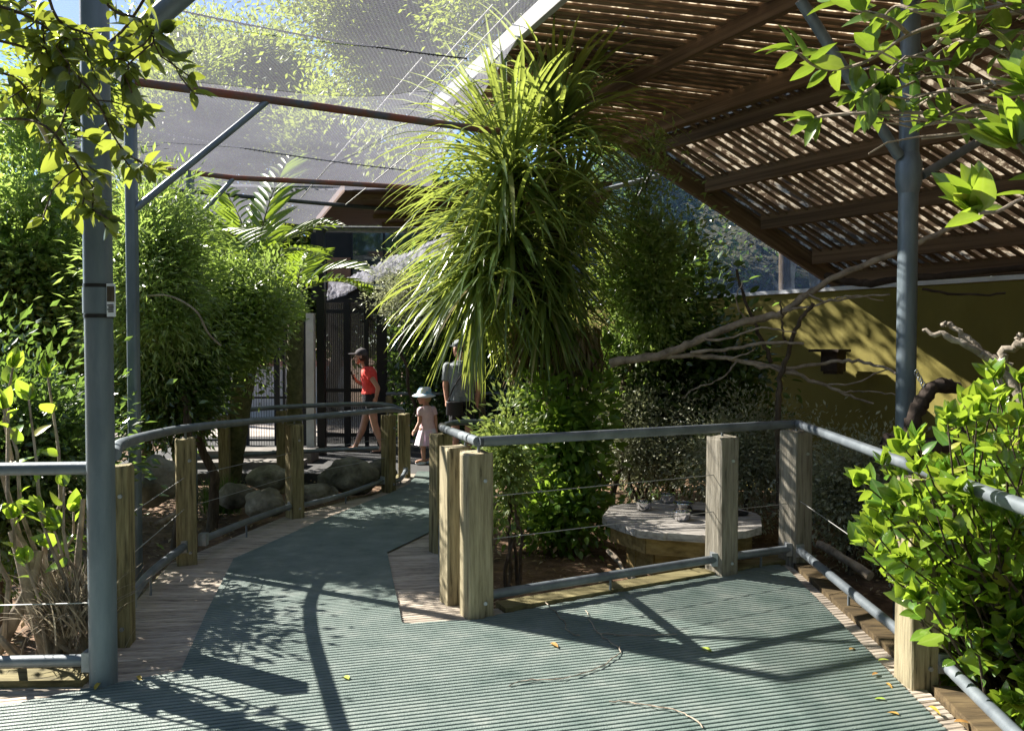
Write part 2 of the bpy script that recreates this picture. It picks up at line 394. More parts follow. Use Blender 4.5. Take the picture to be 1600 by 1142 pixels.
class MB:
    def __init__(s):
        s.v = []; s.f = []

    def add(s, vs, fs):
        k = len(s.v)
        s.v += [tuple(p) for p in vs]
        s.f += [[i + k for i in f] for f in fs]
        return s

    def box(s, c, d, rot=None):
        x, y, z = d[0] / 2, d[1] / 2, d[2] / 2
        P = [Vector(p) for p in ((-x, -y, -z), (x, -y, -z), (x, y, -z), (-x, y, -z), (-x, -y, z), (x, -y, z), (x, y, z), (-x, y, z))]
        if rot is not None:
            P = [rot @ p for p in P]
        c = Vector(c)
        return s.add([p + c for p in P], [(0, 3, 2, 1), (4, 5, 6, 7), (0, 1, 5, 4), (1, 2, 6, 5), (2, 3, 7, 6), (3, 0, 4, 7)])

    def bar(s, a, b, w, h, up=(0, 0, 1)):
        """rectangular bar from a to b: w across, h along up"""
        a, b = Vector(a), Vector(b)
        d = (b - a); L = d.length; d.normalize()
        sd = d.cross(Vector(up)).normalized(); u = sd.cross(d)
        M = Matrix((d, sd, u)).transposed()
        return s.box((a + b) / 2, (L, w, h), M)

    def tube(s, pts, r, n=10, caps=True):
        pts = [Vector(p) for p in pts]
        if not isinstance(r, (list, tuple)):
            r = [r] * len(pts)
        T = []
        for i in range(len(pts)):
            a = pts[max(i - 1, 0)]; b = pts[min(i + 1, len(pts) - 1)]
            T.append((b - a).normalized())
        ref = Vector((0, 0, 1)) if abs(T[0].z) < 0.9 else Vector((1, 0, 0))
        u = T[0].cross(ref).normalized()
        vs, fs = [], []
        for i, p in enumerate(pts):
            u = (u - T[i] * u.dot(T[i])).normalized()
            w = T[i].cross(u)
            for k in range(n):
                a = 2 * math.pi * k / n
                vs.append(p + (u * math.cos(a) + w * math.sin(a)) * r[i])
        for i in range(len(pts) - 1):
            for k in range(n):
                k2 = (k + 1) % n
                fs.append((i * n + k, i * n + k2, (i + 1) * n + k2, (i + 1) * n + k))
        if caps:
            fs.append(tuple(range(n))[::-1])
            fs.append(tuple((len(pts) - 1) * n + k for k in range(n)))
        return s.add(vs, fs)

    def lathe(s, prof, c=(0, 0, 0), n=16):
        vs, fs = [], []
        for (r, z) in prof:
            for k in range(n):
                a = 2 * math.pi * k / n
                vs.append((c[0] + r * math.cos(a), c[1] + r * math.sin(a), c[2] + z))
        for i in range(len(prof) - 1):
            for k in range(n):
                k2 = (k + 1) % n
                fs.append((i * n + k, i * n + k2, (i + 1) * n + k2, (i + 1) * n + k))
        fs.append(tuple(range(n))[::-1]); fs.append(tuple((len(prof) - 1) * n + k for k in range(n)))
        return s.add(vs, fs)

    def build(s, name, mat, parent=None, smooth=False):
        V = np.array([tuple(p) for p in s.v], dtype=np.float64)
        lo, hi = V.min(0), V.max(0)
        c = Vector(((lo[0] + hi[0]) / 2, (lo[1] + hi[1]) / 2, lo[2]))
        me = mesh_np(name, V - np.array(c), s.f, mat, False)
        if smooth:
            me.polygons.foreach_set('use_smooth', np.array([len(f) <= 4 for f in s.f]))
            me.set_sharp_from_angle(angle=R(50)) if hasattr(me, 'set_sharp_from_angle') else None
        return put(name, me, c, parent)


def smoothpath(pts, sub=8):
    """Catmull-Rom through the points"""
    P = [Vector(p) for p in pts]
    P = [P[0] * 2 - P[1]] + P + [P[-1] * 2 - P[-2]]
    out = []
    for i in range(1, len(P) - 2):
        for k in range(sub):
            t = k / sub
            a, b, c, d = P[i - 1], P[i], P[i + 1], P[i + 2]
            out.append(0.5 * ((2 * b) + (c - a) * t + (2 * a - 5 * b + 4 * c - d) * t * t + (3 * b - a - 3 * c + d) * t ** 3))
    out.append(P[-2].copy())
    return out


_bev = {}


def bevel_box(d, bev, mat, jag=0.0, seed=0):
    key = (tuple(round(x, 3) for x in d), bev, mat, jag, seed)
    if key in _bev:
        return _bev[key]
    bm = bmesh.new()
    bmesh.ops.create_cube(bm, size=1.0)
    for v in bm.verts:
        v.co = Vector((v.co.x * d[0], v.co.y * d[1], (v.co.z + 0.5) * d[2]))
    bmesh.ops.bevel(bm, geom=bm.edges[:], offset=bev, segments=2, profile=0.6, affect='EDGES')
    rd = random.Random(seed)
    if jag:
        for v in bm.verts:
            v.co += Vector((rd.uniform(-jag, jag), rd.uniform(-jag, jag), rd.uniform(-jag, jag) * 1.5))
    me = bpy.data.meshes.new('timber')
    bm.to_mesh(me); bm.free()
    me.materials.append(MATS[mat])
    _bev[key] = me
    return me


def struct(o):
    o['kind'] = 'structure'
    return o


# ---- leaves
def oval(rows=4, wid=0.5, fold=0.12, droop=0.15, tip=0.0):
    """leaf pattern along +x, unit length: (verts, tris)"""
    vs = [(0, 0, 0)]; fs = []
    for i in range(1, rows):
        t = i / rows
        w = wid * 0.5 * math.sin(math.pi * t ** (0.75 + tip)) ** 0.8
        z = -droop * t * t
        vs += [(t, w, z + fold * w * 2), (t, 0, z), (t, -w, z + fold * w * 2)]
    vs.append((1, 0, -droop))
    n = len(vs) - 1
    fs += [(0, 2, 1), (0, 3, 2)]
    for i in range(1, rows - 1):
        a = 1 + (i - 1) * 3; b = a + 3
        fs += [(a, a + 1, b + 1), (a, b + 1, b), (a + 1, a + 2, b + 2), (a + 1, b + 2, b + 1)]
    a = 1 + (rows - 2) * 3
    fs += [(a, a + 1, n), (a + 1, a + 2, n)]
    return np.array(vs, float), np.array(fs, int)


T_TINY = (np.array([(0, 0, 0), (.45, .22, .05), (.45, 0, 0), (.45, -.22, .05), (1, 0, -.1)], float), np.array([(0, 2, 1), (0, 3, 2), (1, 2, 4), (2, 3, 4)], int))
T_LITE = (np.array([(0, 0, 0), (.45, .24, .05), (.45, -.24, .05), (1, 0, -.06)], float), np.array([(0, 3, 1), (0, 2, 3)], int))
T_NARROW = (T_TINY[0] * np.array([1, .5, 1]), T_TINY[1])
T_OVAL = oval(4, 0.5, 0.12, 0.12)
T_WIDE = oval(4, 0.62, 0.10, 0.12)


def unit(a):
    return a / np.maximum(1e-9, np.linalg.norm(a, axis=-1, keepdims=True))


def cloud(name, C, D, Ln, mat, parent, T=T_TINY, up=0.6, stuff=False, r=None):
    """many small leaves in one mesh: C positions, D pointing directions, Ln lengths"""
    r = r or rng
    C = np.asarray(C, float); D = unit(np.asarray(D, float)); n = len(C)
    Ln = np.broadcast_to(np.asarray(Ln, float), (n,))
    N0 = unit(r.normal(size=(n, 3)) + np.array([0, 0, up * 2]))
    S = unit(np.cross(N0, D)); N = np.cross(D, S)
    tv, tf = T
    V = C[:, None] + Ln[:, None, None] * (tv[None, :, 0:1] * D[:, None] + tv[None, :, 1:2] * S[:, None] + tv[None, :, 2:3] * N[:, None])
    k = len(tv)
    Fc = (tf[None] + (np.arange(n) * k)[:, None, None]).reshape(-1, 3)
    V = V.reshape(-1, 3)
    lo, hi = V.min(0), V.max(0)
    c = np.array([(lo[0] + hi[0]) / 2, (lo[1] + hi[1]) / 2, lo[2]])
    me = mesh_np(name, V - c, Fc, mat, k > 6, np.repeat(r.random(n), k), np.tile((np.abs(tv[:, 1]) < 1e-6).astype(float), n))
    o = put(name, me, Vector(c), parent)
    if stuff:
        o['kind'] = 'stuff'
    return o


def leaf_protos(mat, wid, lo=0.02, n=4, rows=6, fold=0.16, tip=0.0):
    out = []
    for k in range(n):
        tv, tf = oval(rows, wid * random.uniform(0.85, 1.15), fold, random.uniform(0.05, 0.35), tip)
        me = mesh_np('leaf', tv, tf, mat, True, None, (np.abs(tv[:, 1]) < 1e-6).astype(float))
        out.append(me)
    return out


def leaf_objs(name, L, protos, parent):
    """L: list of (pos, dir, normal, length): each leaf an object sharing one of a few meshes"""
    for (p, d, nrm, ln) in L:
        d = Vector(d).normalized()
        s = Vector(nrm).cross(d)
        if s.length < 1e-4:
            s = Vector((1, 0, 0)).cross(d)
        s.normalize(); n = d.cross(s)
        M = Matrix((d * ln, s * ln, n * ln)).transposed().to_4x4()
        M.translation = Vector(p)
        put(name, random.choice(protos), parent=parent, matrix=M)


def rv(a=1.0):
    return Vector((random.gauss(0, a), random.gauss(0, a), random.gauss(0, a)))


def twig_leaves(path, n, ln, start=0.3, spread=0.9, tipwhorl=4, up=0.5):
    """leaf placements along a twig, a whorl at its tip"""
    out = []
    path = [Vector(p) for p in path]
    m = len(path) - 1
    for k in range(n):
        t = start + (1 - start) * (k + random.random() * 0.6) / n
        t = min(t, 0.999)
        i = int(t * m); f = t * m - i
        p = path[i].lerp(path[i + 1], f)
        d = (path[i + 1] - path[i]).normalized()
        q = rv(); q = (q - d * q.dot(d)).normalized()
        dd = (d * random.uniform(0.2, 0.8) + q * spread + Vector((0, 0, random.uniform(-0.2, up)))).normalized()
        out.append((p, dd, (Vector((0, 0, 1)) + rv(0.5)).normalized(), ln * random.uniform(0.5, 1.25)))
    d = (path[-1] - path[-2]).normalized()
    for k in range(tipwhorl):
        q = rv(); q = (q - d * q.dot(d)).normalized()
        out.append((path[-1], (d + q * random.uniform(0.3, 0.9) + Vector((0, 0, 0.25))).normalized(), (Vector((0, 0, 1)) + rv(0.5)).normalized(), ln * random.uniform(0.7, 1.15)))
    return out


def wander(a, b, n=7, amp=0.06):
    a, b = Vector(a), Vector(b)
    L = (b - a).length
    off = Vector((0, 0, 0)); out = []
    for i in range(n):
        t = i / (n - 1)
        if 0 < i < n - 1:
            off = off * 0.6 + rv(amp * L * 0.5)
        else:
            off = Vector((0, 0, 0))
        out.append(a.lerp(b, t) + off * math.sin(math.pi * t))
    return out


def make_tree(name, label, cat, base, cc, rad, clumps, per, leaf, mat, trunk_r, group=None, T=T_TINY, sig=0.2, shell=0.45, seed=0, droop=0.0, bark='bark', limbs=12, up=0.6, stems=1, clip=None):
    r = np.random.default_rng(seed + 100)
    random.seed(seed + 100)
    base, cc = Vector(base), Vector(cc)
    root = thing(name, label, cat, base, group)
    u = unit(r.normal(size=(clumps, 3)))
    rr = r.random(clumps) ** shell
    lump = 0.78 + 0.35 * np.sin(u[:, 0] * 4.1 + seed) * np.cos(u[:, 2] * 3.7 + seed * 2) + 0.12 * r.normal(size=clumps)
    K = np.array(cc) + u * rr[:, None] * lump[:, None] * np.array(rad)
    if clip is not None:
        K = K[[clip(p) for p in K]]
        clumps = len(K)
    ti = MB()
    forks = []
    for s in range(stems):
        b0 = base + Vector((random.uniform(-.1, .1), random.uniform(-.1, .1), 0)) * (stems > 1)
        top = cc + Vector((random.uniform(-.3, .3) * rad[0], random.uniform(-.3, .3) * rad[1], 0.1 * rad[2]))
        pth = wander(b0, top, 9, 0.07)
        ti.tube(smoothpath(pth, 3), [trunk_r * (1 - 0.75 * i / (len(pth) * 3 - 2)) for i in range((len(pth) - 1) * 3 + 1)], 8)
        forks += pth[4:]
    for k in r.choice(clumps, min(limbs, clumps), replace=False):
        f = min(forks, key=lambda q: (q - Vector(K[k])).length + max(0, q.z - K[k][2]) * 2)
        pth = wander(f, K[k], 6, 0.12)
        ti.tube(pth, [trunk_r * 0.38 * (1 - 0.8 * i / 5) for i in range(6)], 6)
    ti.build('trunk', bark, root, True)
    if T is T_TINY and mat in ('far_leaf', 'dark_leaf', 'fine_leaf'):
        T = T_LITE
    sg = sig * (0.6 + 0.8 * r.random(clumps))
    idx = np.repeat(np.arange(clumps), per)
    off = r.normal(size=(len(idx), 3)) * sg[idx][:, None] * np.array([1, 1, 0.75])
    C = K[idx] + off
    D = unit(off) + unit(C - np.array(cc)) * 0.6 + r.normal(size=C.shape) * 0.5 + np.array([0, 0, -droop])
    if clip is not None:
        kp = np.array([clip(p) for p in C]); C, D = C[kp], D[kp]
    cloud('crown', C, D, leaf * (0.6 + 0.7 * r.random(len(C))), mat, root, T, up, r=r)
    return root


# ================================================================== THE SETTING
# ---- ground
bm = MB()
g = 60
xs = np.concatenate([np.linspace(-400, -14, 6), np.linspace(-12, 12, 61), np.linspace(14, 400, 6)])
ys = np.concatenate([np.linspace(-300, -3, 5), np.linspace(-2, 22, 61), np.linspace(26, 600, 6)])
vs = []
for y in ys:
    for x in xs:
        h = 0.0
        if abs(x) < 12 and -2 < y < 22:
            h = 0.05 * noise.noise(Vector((x * 0.9, y * 0.9, 0))) + 0.02 * noise.noise(Vector((x * 3.1, y * 3.1, 4)))
        vs.append((x, y, GARDEN + h))
nx = len(xs)
fs = [(j * nx + i, j * nx + i + 1, (j + 1) * nx + i + 1, (j + 1) * nx + i) for j in range(len(ys) - 1) for i in range(nx - 1)]
struct(MB().add(vs, fs).build('ground', 'mulch', None, True))

# ---- fence line points (walkway level)
pA, pB, pC = gr(745, 962), gr(710, 940), gr(688, 862)
pE, pF = gr(1127, 897), gr(1243, 880)
pD = gr(1432, 1066)
pole1 = gr(162, 1070)
pG, pH, pI, pJ, pK = gr(189, 1005), gr(292, 880), gr(461, 808), gr(607, 768), gr(632, 745)
dirAF = (pF - pA).normalized()
DECK_ANG = R(14.5)
cu, su = math.cos(DECK_ANG), math.sin(DECK_ANG)


def to_uv(x, y): return (x * cu + y * su, -x * su + y * cu)
def to_xy(u, v): return (u * cu - v * su, u * su + v * cu)


def spans(poly, v):
    out = []
    n = len(poly)
    for i in range(n):
        (u0, v0), (u1, v1) = poly[i], poly[(i + 1) % n]
        if (v0 <= v < v1) or (v1 <= v < v0):
            out.append(u0 + (u1 - u0) * (v - v0) / (v1 - v0))
    out.sort()
    return list(zip(out[::2], out[1::2]))


pFarR = [Vector((-0.50, 7.45, 0)), Vector((-0.35, 8.6, 0))]
deck_xy = [(1.55, 0.3), (1.98, pF.y + 0.02), (pA.x + 0.02, pA.y + 0.06), (pB.x + 0.03, pB.y), (pC.x + 0.08, pC.y), (pFarR[0].x, 7.45), (pFarR[0].x, 11.2),
           (pK.x - 0.05, 11.2), (pK.x - 0.06, pK.y), (pJ.x - 0.08, pJ.y), (pI.x - 0.12, pI.y), (pH.x - 0.12, pH.y), (pG.x - 0.10, pG.y), (pole1.x - 0.1, pole1.y + 0.12), (-4.5, pole1.y + 0.05), (-4.5, 0.3)]
deck_uv = [to_uv(*p) for p in deck_xy]
deck = struct(thing('deck', 'x', 'x', (0, 3, -0.04)))
del deck['label'], deck['category']
BW, nrib = 0.14, 4
prof = []
for k in range(nrib):
    a = k * BW / nrib + 0.002
    w = BW / nrib - 0.004
    prof += [(a, -0.004), (a + 0.006, 0.0), (a + w - 0.006, 0.0), (a + w, -0.004)]


def strip(prof, v0, poly, lift, thick, mb=None):
    """one board or rib clipped to a plan outline; ends follow the outline"""
    sp = [spans(poly, v0 + a) for a, _ in prof]
    ns = min(len(s) for s in sp)
    if any(len(s) != ns for s in sp):       # an outline corner falls inside this strip: cut it square at its middle
        mid = spans(poly, v0 + 0.37 * (prof[0][0] + prof[-1][0]))
        sp = [mid for _ in prof]
        ns = len(mid)
    if ns == 0:
        return []
    res = []
    for q in range(ns):
        m = mb or MB()
        vs = []
        ulo = min(s[q][0] for s in sp); uhi = max(s[q][1] for s in sp)
        if uhi - ulo < 0.05:
            continue
        nseg = max(1, int((uhi - ulo) / 0.35))
        for (a, z), s in zip(prof, sp):
            for k in range(nseg + 1):
                u = s[q][0] + (s[q][1] - s[q][0]) * k / nseg
                x, y = to_xy(u, v0 + a)
                vs.append((x, y, zg(x, y) + z + lift))
        n = nseg + 1; m_ = len(prof)
        fs = [(i * n + k, i * n + k + 1, (i + 1) * n + k + 1, (i + 1) * n + k) for i in range(m_ - 1) for k in range(nseg)]
        # skirt down the two long edges and the ends
        if thick:
            base = len(vs)
            for i in (0, m_ - 1):
                for k in range(n):
                    p = vs[i * n + k]
                    vs.append((p[0], p[1], p[2] - thick))
            fs += [(k + 1, k, base + k, base + k + 1) for k in range(nseg)]
            o_ = (m_ - 1) * n
            fs += [(o_ + k, o_ + k + 1, base + n + k + 1, base + n + k) for k in range(nseg)]
            fs.append([i * n for i in range(m_)] + [base + n, base])
            fs.append([i * n + nseg for i in range(m_)][::-1] + [base + nseg, base + n + nseg])
        m.add(vs, fs)
        res.append(m)
    return res


v = -0.5
while v < 11.5:
    for m in strip(prof, v, deck_uv, -0.001, 0.032):
        m.build('board', 'deck_wood', deck)
    v += BW + 0.005

# ---- green ribbed matting
mat_px = [(0, 1108), (160, 1075), (282, 1052), (365, 875), (500, 815), (575, 785), (640, 757), (652, 738)]
left_edge = [gr(*p) for p in mat_px]
rm = [gr(605, 865), gr(628, 977)]
mat_xy = [(1.5, 0.35), (1.84, pF.y - 0.12), (1.80, pF.y - 0.06)]
ka = pA + dirAF * 0.10
mat_xy += [(ka.x + 0.02, ka.y - 0.06), (pA.x + 0.02, pA.y - 0.09), (rm[1].x, rm[1].y), (rm[0].x, rm[0].y), (gr(672, 833).x, gr(672, 833).y), (-0.62, 6.6), (-0.66, 7.6), (-0.62, 10.2), (left_edge[-1].x + 0.02, 10.3)]
mat_xy += [(p.x, p.y) for p in reversed(left_edge)]
mat_xy += [(-4.4, left_edge[0].y - 0.2), (-4.4, 0.35)]
mat_uv = [to_uv(*p) for p in mat_xy]
rib = 0.0305
mb = MB()
v = 0.4
k = 0
while v < 11:
    strip([(0, -0.0045), (0.0025, -0.004), (0.0055, 0.0012), (0.009, 0.0025), (rib - 0.009, 0.0025), (rib - 0.0055, 0.0012), (rib - 0.0025, -0.004), (rib, -0.0045)], v, mat_uv, 0.0125, 0, mb)
    v += rib
    k += 1
tag(mb.build('ribbed_mat', 'mat_green'), 'dark green ribbed rubber matting laid along the wooden walkway', 'matting')

# ---- edge timbers of the walkway
edge = [[(pA.x + 0.13, pA.y + 0.10), (pF.x - 0.06, pF.y + 0.055)], [(1.97, pF.y - 0.1), (pD.x + 0.09, pD.y + 0.1)], [(pD.x + 0.085, pD.y - 0.1), (1.60, 0.3)],
        [(pole1.x - 0.09, pole1.y + 0.05), (-4.5, pole1.y - 0.03)]]
for k, (a, b) in enumerate(edge):
    MB().bar((a[0], a[1], -0.135), (b[0], b[1], -0.135), 0.13, 0.33).build('edge_timber', 'kerb_dark' if k in (1, 2) else 'kerb_wood', deck)
side = [pole1, pG, pH, pI, pJ, pK, Vector((pK.x, 11.2, -0.19))]
for a, b in zip(side, side[1:]):
    o = (b - a).cross(Vector((0, 0, 1))).normalized() * -0.11
    MB().bar((a.x + o.x, a.y + o.y, a.z - 0.16), (b.x + o.x, b.y + o.y, b.z - 0.16), 0.05, 0.30).build('edge_timber', 'kerb_wood', deck)
side = [pA, pB, pC, pFarR[0]]
for a, b in zip(side, side[1:]):
    o = (b - a).cross(Vector((0, 0, 1))).normalized() * 0.10
    MB().bar((a.x + o.x, a.y + o.y, zg(a.x - .5, a.y) - 0.17), (b.x + o.x, b.y + o.y, zg(b.x - .5, b.y) - 0.17), 0.05, 0.30).build('edge_timber', 'kerb_wood', deck)

# ---- far paving, lit yard, hill
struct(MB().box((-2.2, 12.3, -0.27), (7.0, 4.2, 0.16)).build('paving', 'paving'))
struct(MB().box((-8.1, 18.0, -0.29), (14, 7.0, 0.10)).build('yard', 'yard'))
vs = []
n = 40
for j in range(n):
    for i in range(n):
        x = -1 + 22 * i / (n - 1); y = 12.6 + 18 * j / (n - 1)
        t = min(1, max(0, (y - 12.8 + 0.45 * (x - 2)) / 13))
        h = GARDEN - 0.05 + 7.5 * t + 0.8 * t * noise.noise(Vector((x * .3, y * .3, 1))) + 0.35 * min(1, t * 6) * noise.noise(Vector((x * 1.1, y * 1.1, 3)))
        vs.append((x, y, h))
fs = [(j * n + i, j * n + i + 1, (j + 1) * n + i + 1, (j + 1) * n + i) for j in range(n - 1) for i in range(n - 1)]
struct(MB().add(vs, fs).build('hillside', 'hill_soil', None, True))

# ================================================================== OLIVE WALL
W0, WD = Vector((3.8, 9.0, 0)), Vector((-0.6, 0.8, 0))


def wl(t, z): return W0 + WD * (t * 1.25) + Vector((0, 0, z))


WT = 2.13
w = thing('garden_wall', 'tall olive yellow painted wall with a white capping behind the perches', 'wall', wl(0, GARDEN))
MB().bar(wl(-5.5, (WT + GARDEN) / 2 - 0.05), wl(3.6, (WT + GARDEN) / 2 - 0.05), 0.14, WT - GARDEN + 0.1).build('wall_face', 'olive_paint', w)
MB().bar(wl(-5.5, WT + 0.025), wl(3.6, WT + 0.025), 0.22, 0.045).build('capping', 'white_cap', w)
for tt in (-2.2, 0.9):
    nrm = Vector((-0.8, -0.6, 0))
    MB().bar(wl(tt, 0.2) + nrm * 0.073, wl(tt, WT - 0.02) + nrm * 0.073, 0.02, 0.006, (0.8, 0.6, 0)).build('joint_strip', 'olive_paint', w)

# ================================================================== SLATTED ROOF
def Lp(t): return Vector((-0.89 + 0.44 * t, 9 - t, 4.25))
def Rp(t): return Vector((1.30 + 0.636 * t, 9 - t, 3.95))
def Ep(t): return Vector((3.80 + 0.75 * t, 9 - t, WT + 0.13))


roof = thing('slatted_roof', 'brown slatted timber shade roof strewn with dead leaves over the garden', 'roof', (3.8, 9.0, WT))
unitbox = {}
for k in range(5):
    unitbox[k] = bevel_box((1, 1, 1), 0.004, 'slat_wood', 0, k)


def barobj(name, a, b, w, h, mat, parent, lift=0.0):
    a, b = Vector(a), Vector(b)
    d = (b - a); L = d.length; d.normalize()
    s = d.cross(Vector((0, 0, 1))).normalized(); u = s.cross(d)
    if u.z < 0:
        u = -u; s = -s
    me = bevel_box((1, w, h), min(w, h) * 0.08, mat)
    M = Matrix((d * L, s, u)).transposed().to_4x4()
    M.translation = (a + b) / 2 + u * lift
    return put(name, me, parent=parent, matrix=M)


ts = 0.06
while ts < 7.2:
    j = random.uniform(-0.02, 0.02)
    wa, wb = random.choice((0.05, 0.058, 0.064, 0.07)), random.choice((0.05, 0.058, 0.066, 0.075))
    barobj('slat', Lp(ts + j), Rp(ts) + Vector((-0.02, 0, 0)), wa, 0.022, 'slat_wood', roof, 0.02)
    barobj('slat', Rp(ts + j) + Vector((0.04, 0, -0.05)), Ep(ts), wb, 0.022, 'slat_wood', roof, 0.02)
    ts += 0.100 * random.uniform(0.86, 1.14)
# the sheet lies on the slats, in its own plane
for (P, Q) in ((Lp, Rp), (Rp, Ep)):
    m = MB()
    N_ = 24
    vs = []
    for i in range(N_ + 1):
        t = 7.4 * i / N_ - 0.03
        a, b = P(t), Q(t)
        for q in range(9):
            p = a.lerp(b, q / 8)
            vs.append((p.x, p.y, p.z + 0.046))
    fs = [(i * 9 + q, i * 9 + q + 1, (i + 1) * 9 + q + 1, (i + 1) * 9 + q) for i in range(N_) for q in range(8)]
    m.add(vs, fs).build('roof_sheet', 'roof_sheet', roof)
for fr, w_, h_ in ((0.0, 0.06, 0.16), (0.55, 0.07, 0.19), (1.0, 0.11, 0.26)):
    P = lambda t: Lp(t).lerp(Rp(t), fr)
    barobj('beam', P(-0.02), P(7.2), w_, h_, 'pale_board' if fr == 0 else 'beam_wood', roof, -h_ / 2 - 0.006)
for fr, w_, h_ in ((0.08, 0.06, 0.17), (0.34, 0.07, 0.17), (0.60, 0.07, 0.17), (0.84, 0.07, 0.17), (0.985, 0.09, 0.18)):
    P = lambda t: (Rp(t) + Vector((0.04, 0, -0.05))).lerp(Ep(t), fr)
    barobj('beam', P(0.08), P(7.2), w_, h_, 'beam_wood', roof, -h_ / 2 - 0.006)
barobj('end_beam', Lp(0) + Vector((0.02, -0.02, 0)), Rp(0) + Vector((0, -0.02, 0)), 0.07, 0.22, 'beam_wood', roof, -0.125)
barobj('end_beam', Rp(0) + Vector((0.02, 0.02, -0.06)), Ep(0) + Vector((0.06, 0.02, -0.02)), 0.09, 0.26, 'beam_wood', roof, -0.12)

# ================================================================== STEEL POLES, PIPES, NETS
def soft_post(c, w, d, z0, z1, r=0.022, n=4):
    """rolled steel section with rounded corners"""
    m = MB(); ring = []
    for (sx, sy, a0) in ((1, 1, 0), (-1, 1, 90), (-1, -1, 180), (1, -1, 270)):
        for k in range(n + 1):
            a = R(a0 + 90 * k / n)
            ring.append((c.x + sx * (w / 2 - r) + r * math.cos(a), c.y + sy * (d / 2 - r) + r * math.sin(a)))
    N_ = len(ring)
    m.add([(x, y, z0) for x, y in ring] + [(x, y, z1) for x, y in ring],
          [(k, (k + 1) % N_, N_ + (k + 1) % N_, N_ + k) for k in range(N_)] + [tuple(range(N_))[::-1], tuple(range(N_, 2 * N_))])
    return m


NETZ = 3.36
p1 = thing('steel_pole', 'thick blue grey steel pole with a sleeve joint at the left of the mat', 'pole', (pole1.x, pole1.y, 0))
zj0, zj1 = at(150, 490, pole1.y).z, at(150, 450, pole1.y).z
soft_post(pole1, 0.108, 0.108, 0.0, zj0 + 0.02, 0.046, 7).build('lower_tube', 'pole_steel', p1, True)
soft_post(pole1, 0.116, 0.116, zj0, zj1, 0.046, 7).build('sleeve', 'pole_steel', p1, True)
soft_post(pole1, 0.110, 0.110, zj1 - 0.02, NETZ, 0.046, 7).build('upper_tube', 'pole_steel', p1, True)
for zz in (zj0 - 0.012, zj1 + 0.008):
    soft_post(pole1, 0.113, 0.113, zz - 0.008, zz + 0.008, 0.046, 7).build('joint_band', 'black_plastic', p1, True)
MB().tube([at(168, 112, pole1.y) + Vector((-0.06, 0, 0)), at(330, -45, pole1.y)], 0.045, 12).build('brace', 'pole_steel', p1, True)

tg = thing('plant_tag', 'small laminated tag with a picture and lettering strapped to the steel pole', 'tag', (pole1.x + 0.07, pole1.y - 0.06, zj0))
tx, ty = pole1.x + 0.079, pole1.y - 0.045
MB().box((tx, ty, (zj0 + zj1) / 2 + 0.0), (0.036, 0.006, 0.142)).build('card', 'white_cap', tg)
MB().box((tx, ty - 0.0045, (zj0 + zj1) / 2 + 0.026), (0.031, 0.002, 0.066)).build('picture', 'bark', tg)
for k in range(4):
    MB().box((tx + random.uniform(-.002, .002), ty - 0.0045, (zj0 + zj1) / 2 - 0.022 - 0.009 * k), (0.026 - 0.004 * (k % 2), 0.002, 0.005)).build('line_of_print', 'black_plastic', tg)

pole2 = Vector((-2.69, 5.5, 0))
p2 = thing('steel_pole', 'slim grey steel pole among the fine leaved trees behind the left railing', 'pole', (pole2.x, pole2.y, GARDEN))
soft_post(pole2, 0.075, 0.075, GARDEN - 0.05, NETZ).build('tube', 'pole_steel', p2, True)
MB().tube([at(210, 328, 5.5), at(418, 158, 5.9)], 0.024, 10).build('brace', 'pole_steel', p2, True)
pole3 = Vector((-3.35, 8.1, 0))
p3 = thing('steel_pole', 'slim grey steel pole behind the palms carrying the second net pipe', 'pole', (pole3.x, pole3.y, GARDEN))
soft_post(pole3, 0.075, 0.075, GARDEN - 0.05, NETZ - 0.05).build('tube', 'pole_steel', p3, True)
MB().tube([Vector((pole3.x, pole3.y, at(285, 350, 8.1).z - 0.02)), at(365, 279, 8.3)], 0.024, 10).build('brace', 'pole_steel', p3, True)

pole4 = at(1416, 560, 5.2)
pole4.z = 0
p4 = thing('steel_pole', 'round grey steel pole with forked brackets in front of the olive wall', 'pole', (pole4.x, pole4.y, GARDEN))
MB().tube([(pole4.x, pole4.y, GARDEN - 0.05), (pole4.x, pole4.y, 4.0)], 0.062, 16).build('tube', 'pole_steel', p4, True)
zk = at(1425, 270, 5.2).z
MB().tube([(pole4.x, pole4.y, zk - 0.14), (pole4.x, pole4.y, zk - 0.07), (pole4.x, pole4.y, zk + 0.06), (pole4.x, pole4.y, zk + 0.13)], [0.063, 0.082, 0.082, 0.063], 12).build('bracket', 'pole_steel', p4, True)
MB().tube([at(1405, 245, 5.18), at(1250, 0, 4.9)], 0.035, 10).build('brace', 'pole_steel', p4, True)
MB().tube([at(1440, 275, 5.2), at(1540, 215, 5.5)], 0.03, 10).build('brace', 'pole_steel', p4, True)


def pipe(label, pts, r, mat, name='net_pipe', sag=0.0):
    return tag(MB().tube(pts, r, 10).build(name, mat, None, True), label, 'pipe')


pipe('rusty red steel pipe across the net, nearest and highest of three', [(pole2.x, 5.5, NETZ), at(420, 156, 5.9), at(660, 190, 6.4), at(780, 206, 6.75)], 0.03, 'rusty_pipe')
pipe('rusty pipe across the net below the nearest one', [at(232, 262, 8.1), at(365, 278, 8.3), at(540, 287, 8.6), at(700, 297, 8.9)], 0.028, 'rusty_pipe')
pipe('dark pipe across the net just above the palm fronds', [at(225, 293, 9.2), at(500, 318, 9.6), at(700, 335, 10.0)], 0.025, 'dark_pipe')


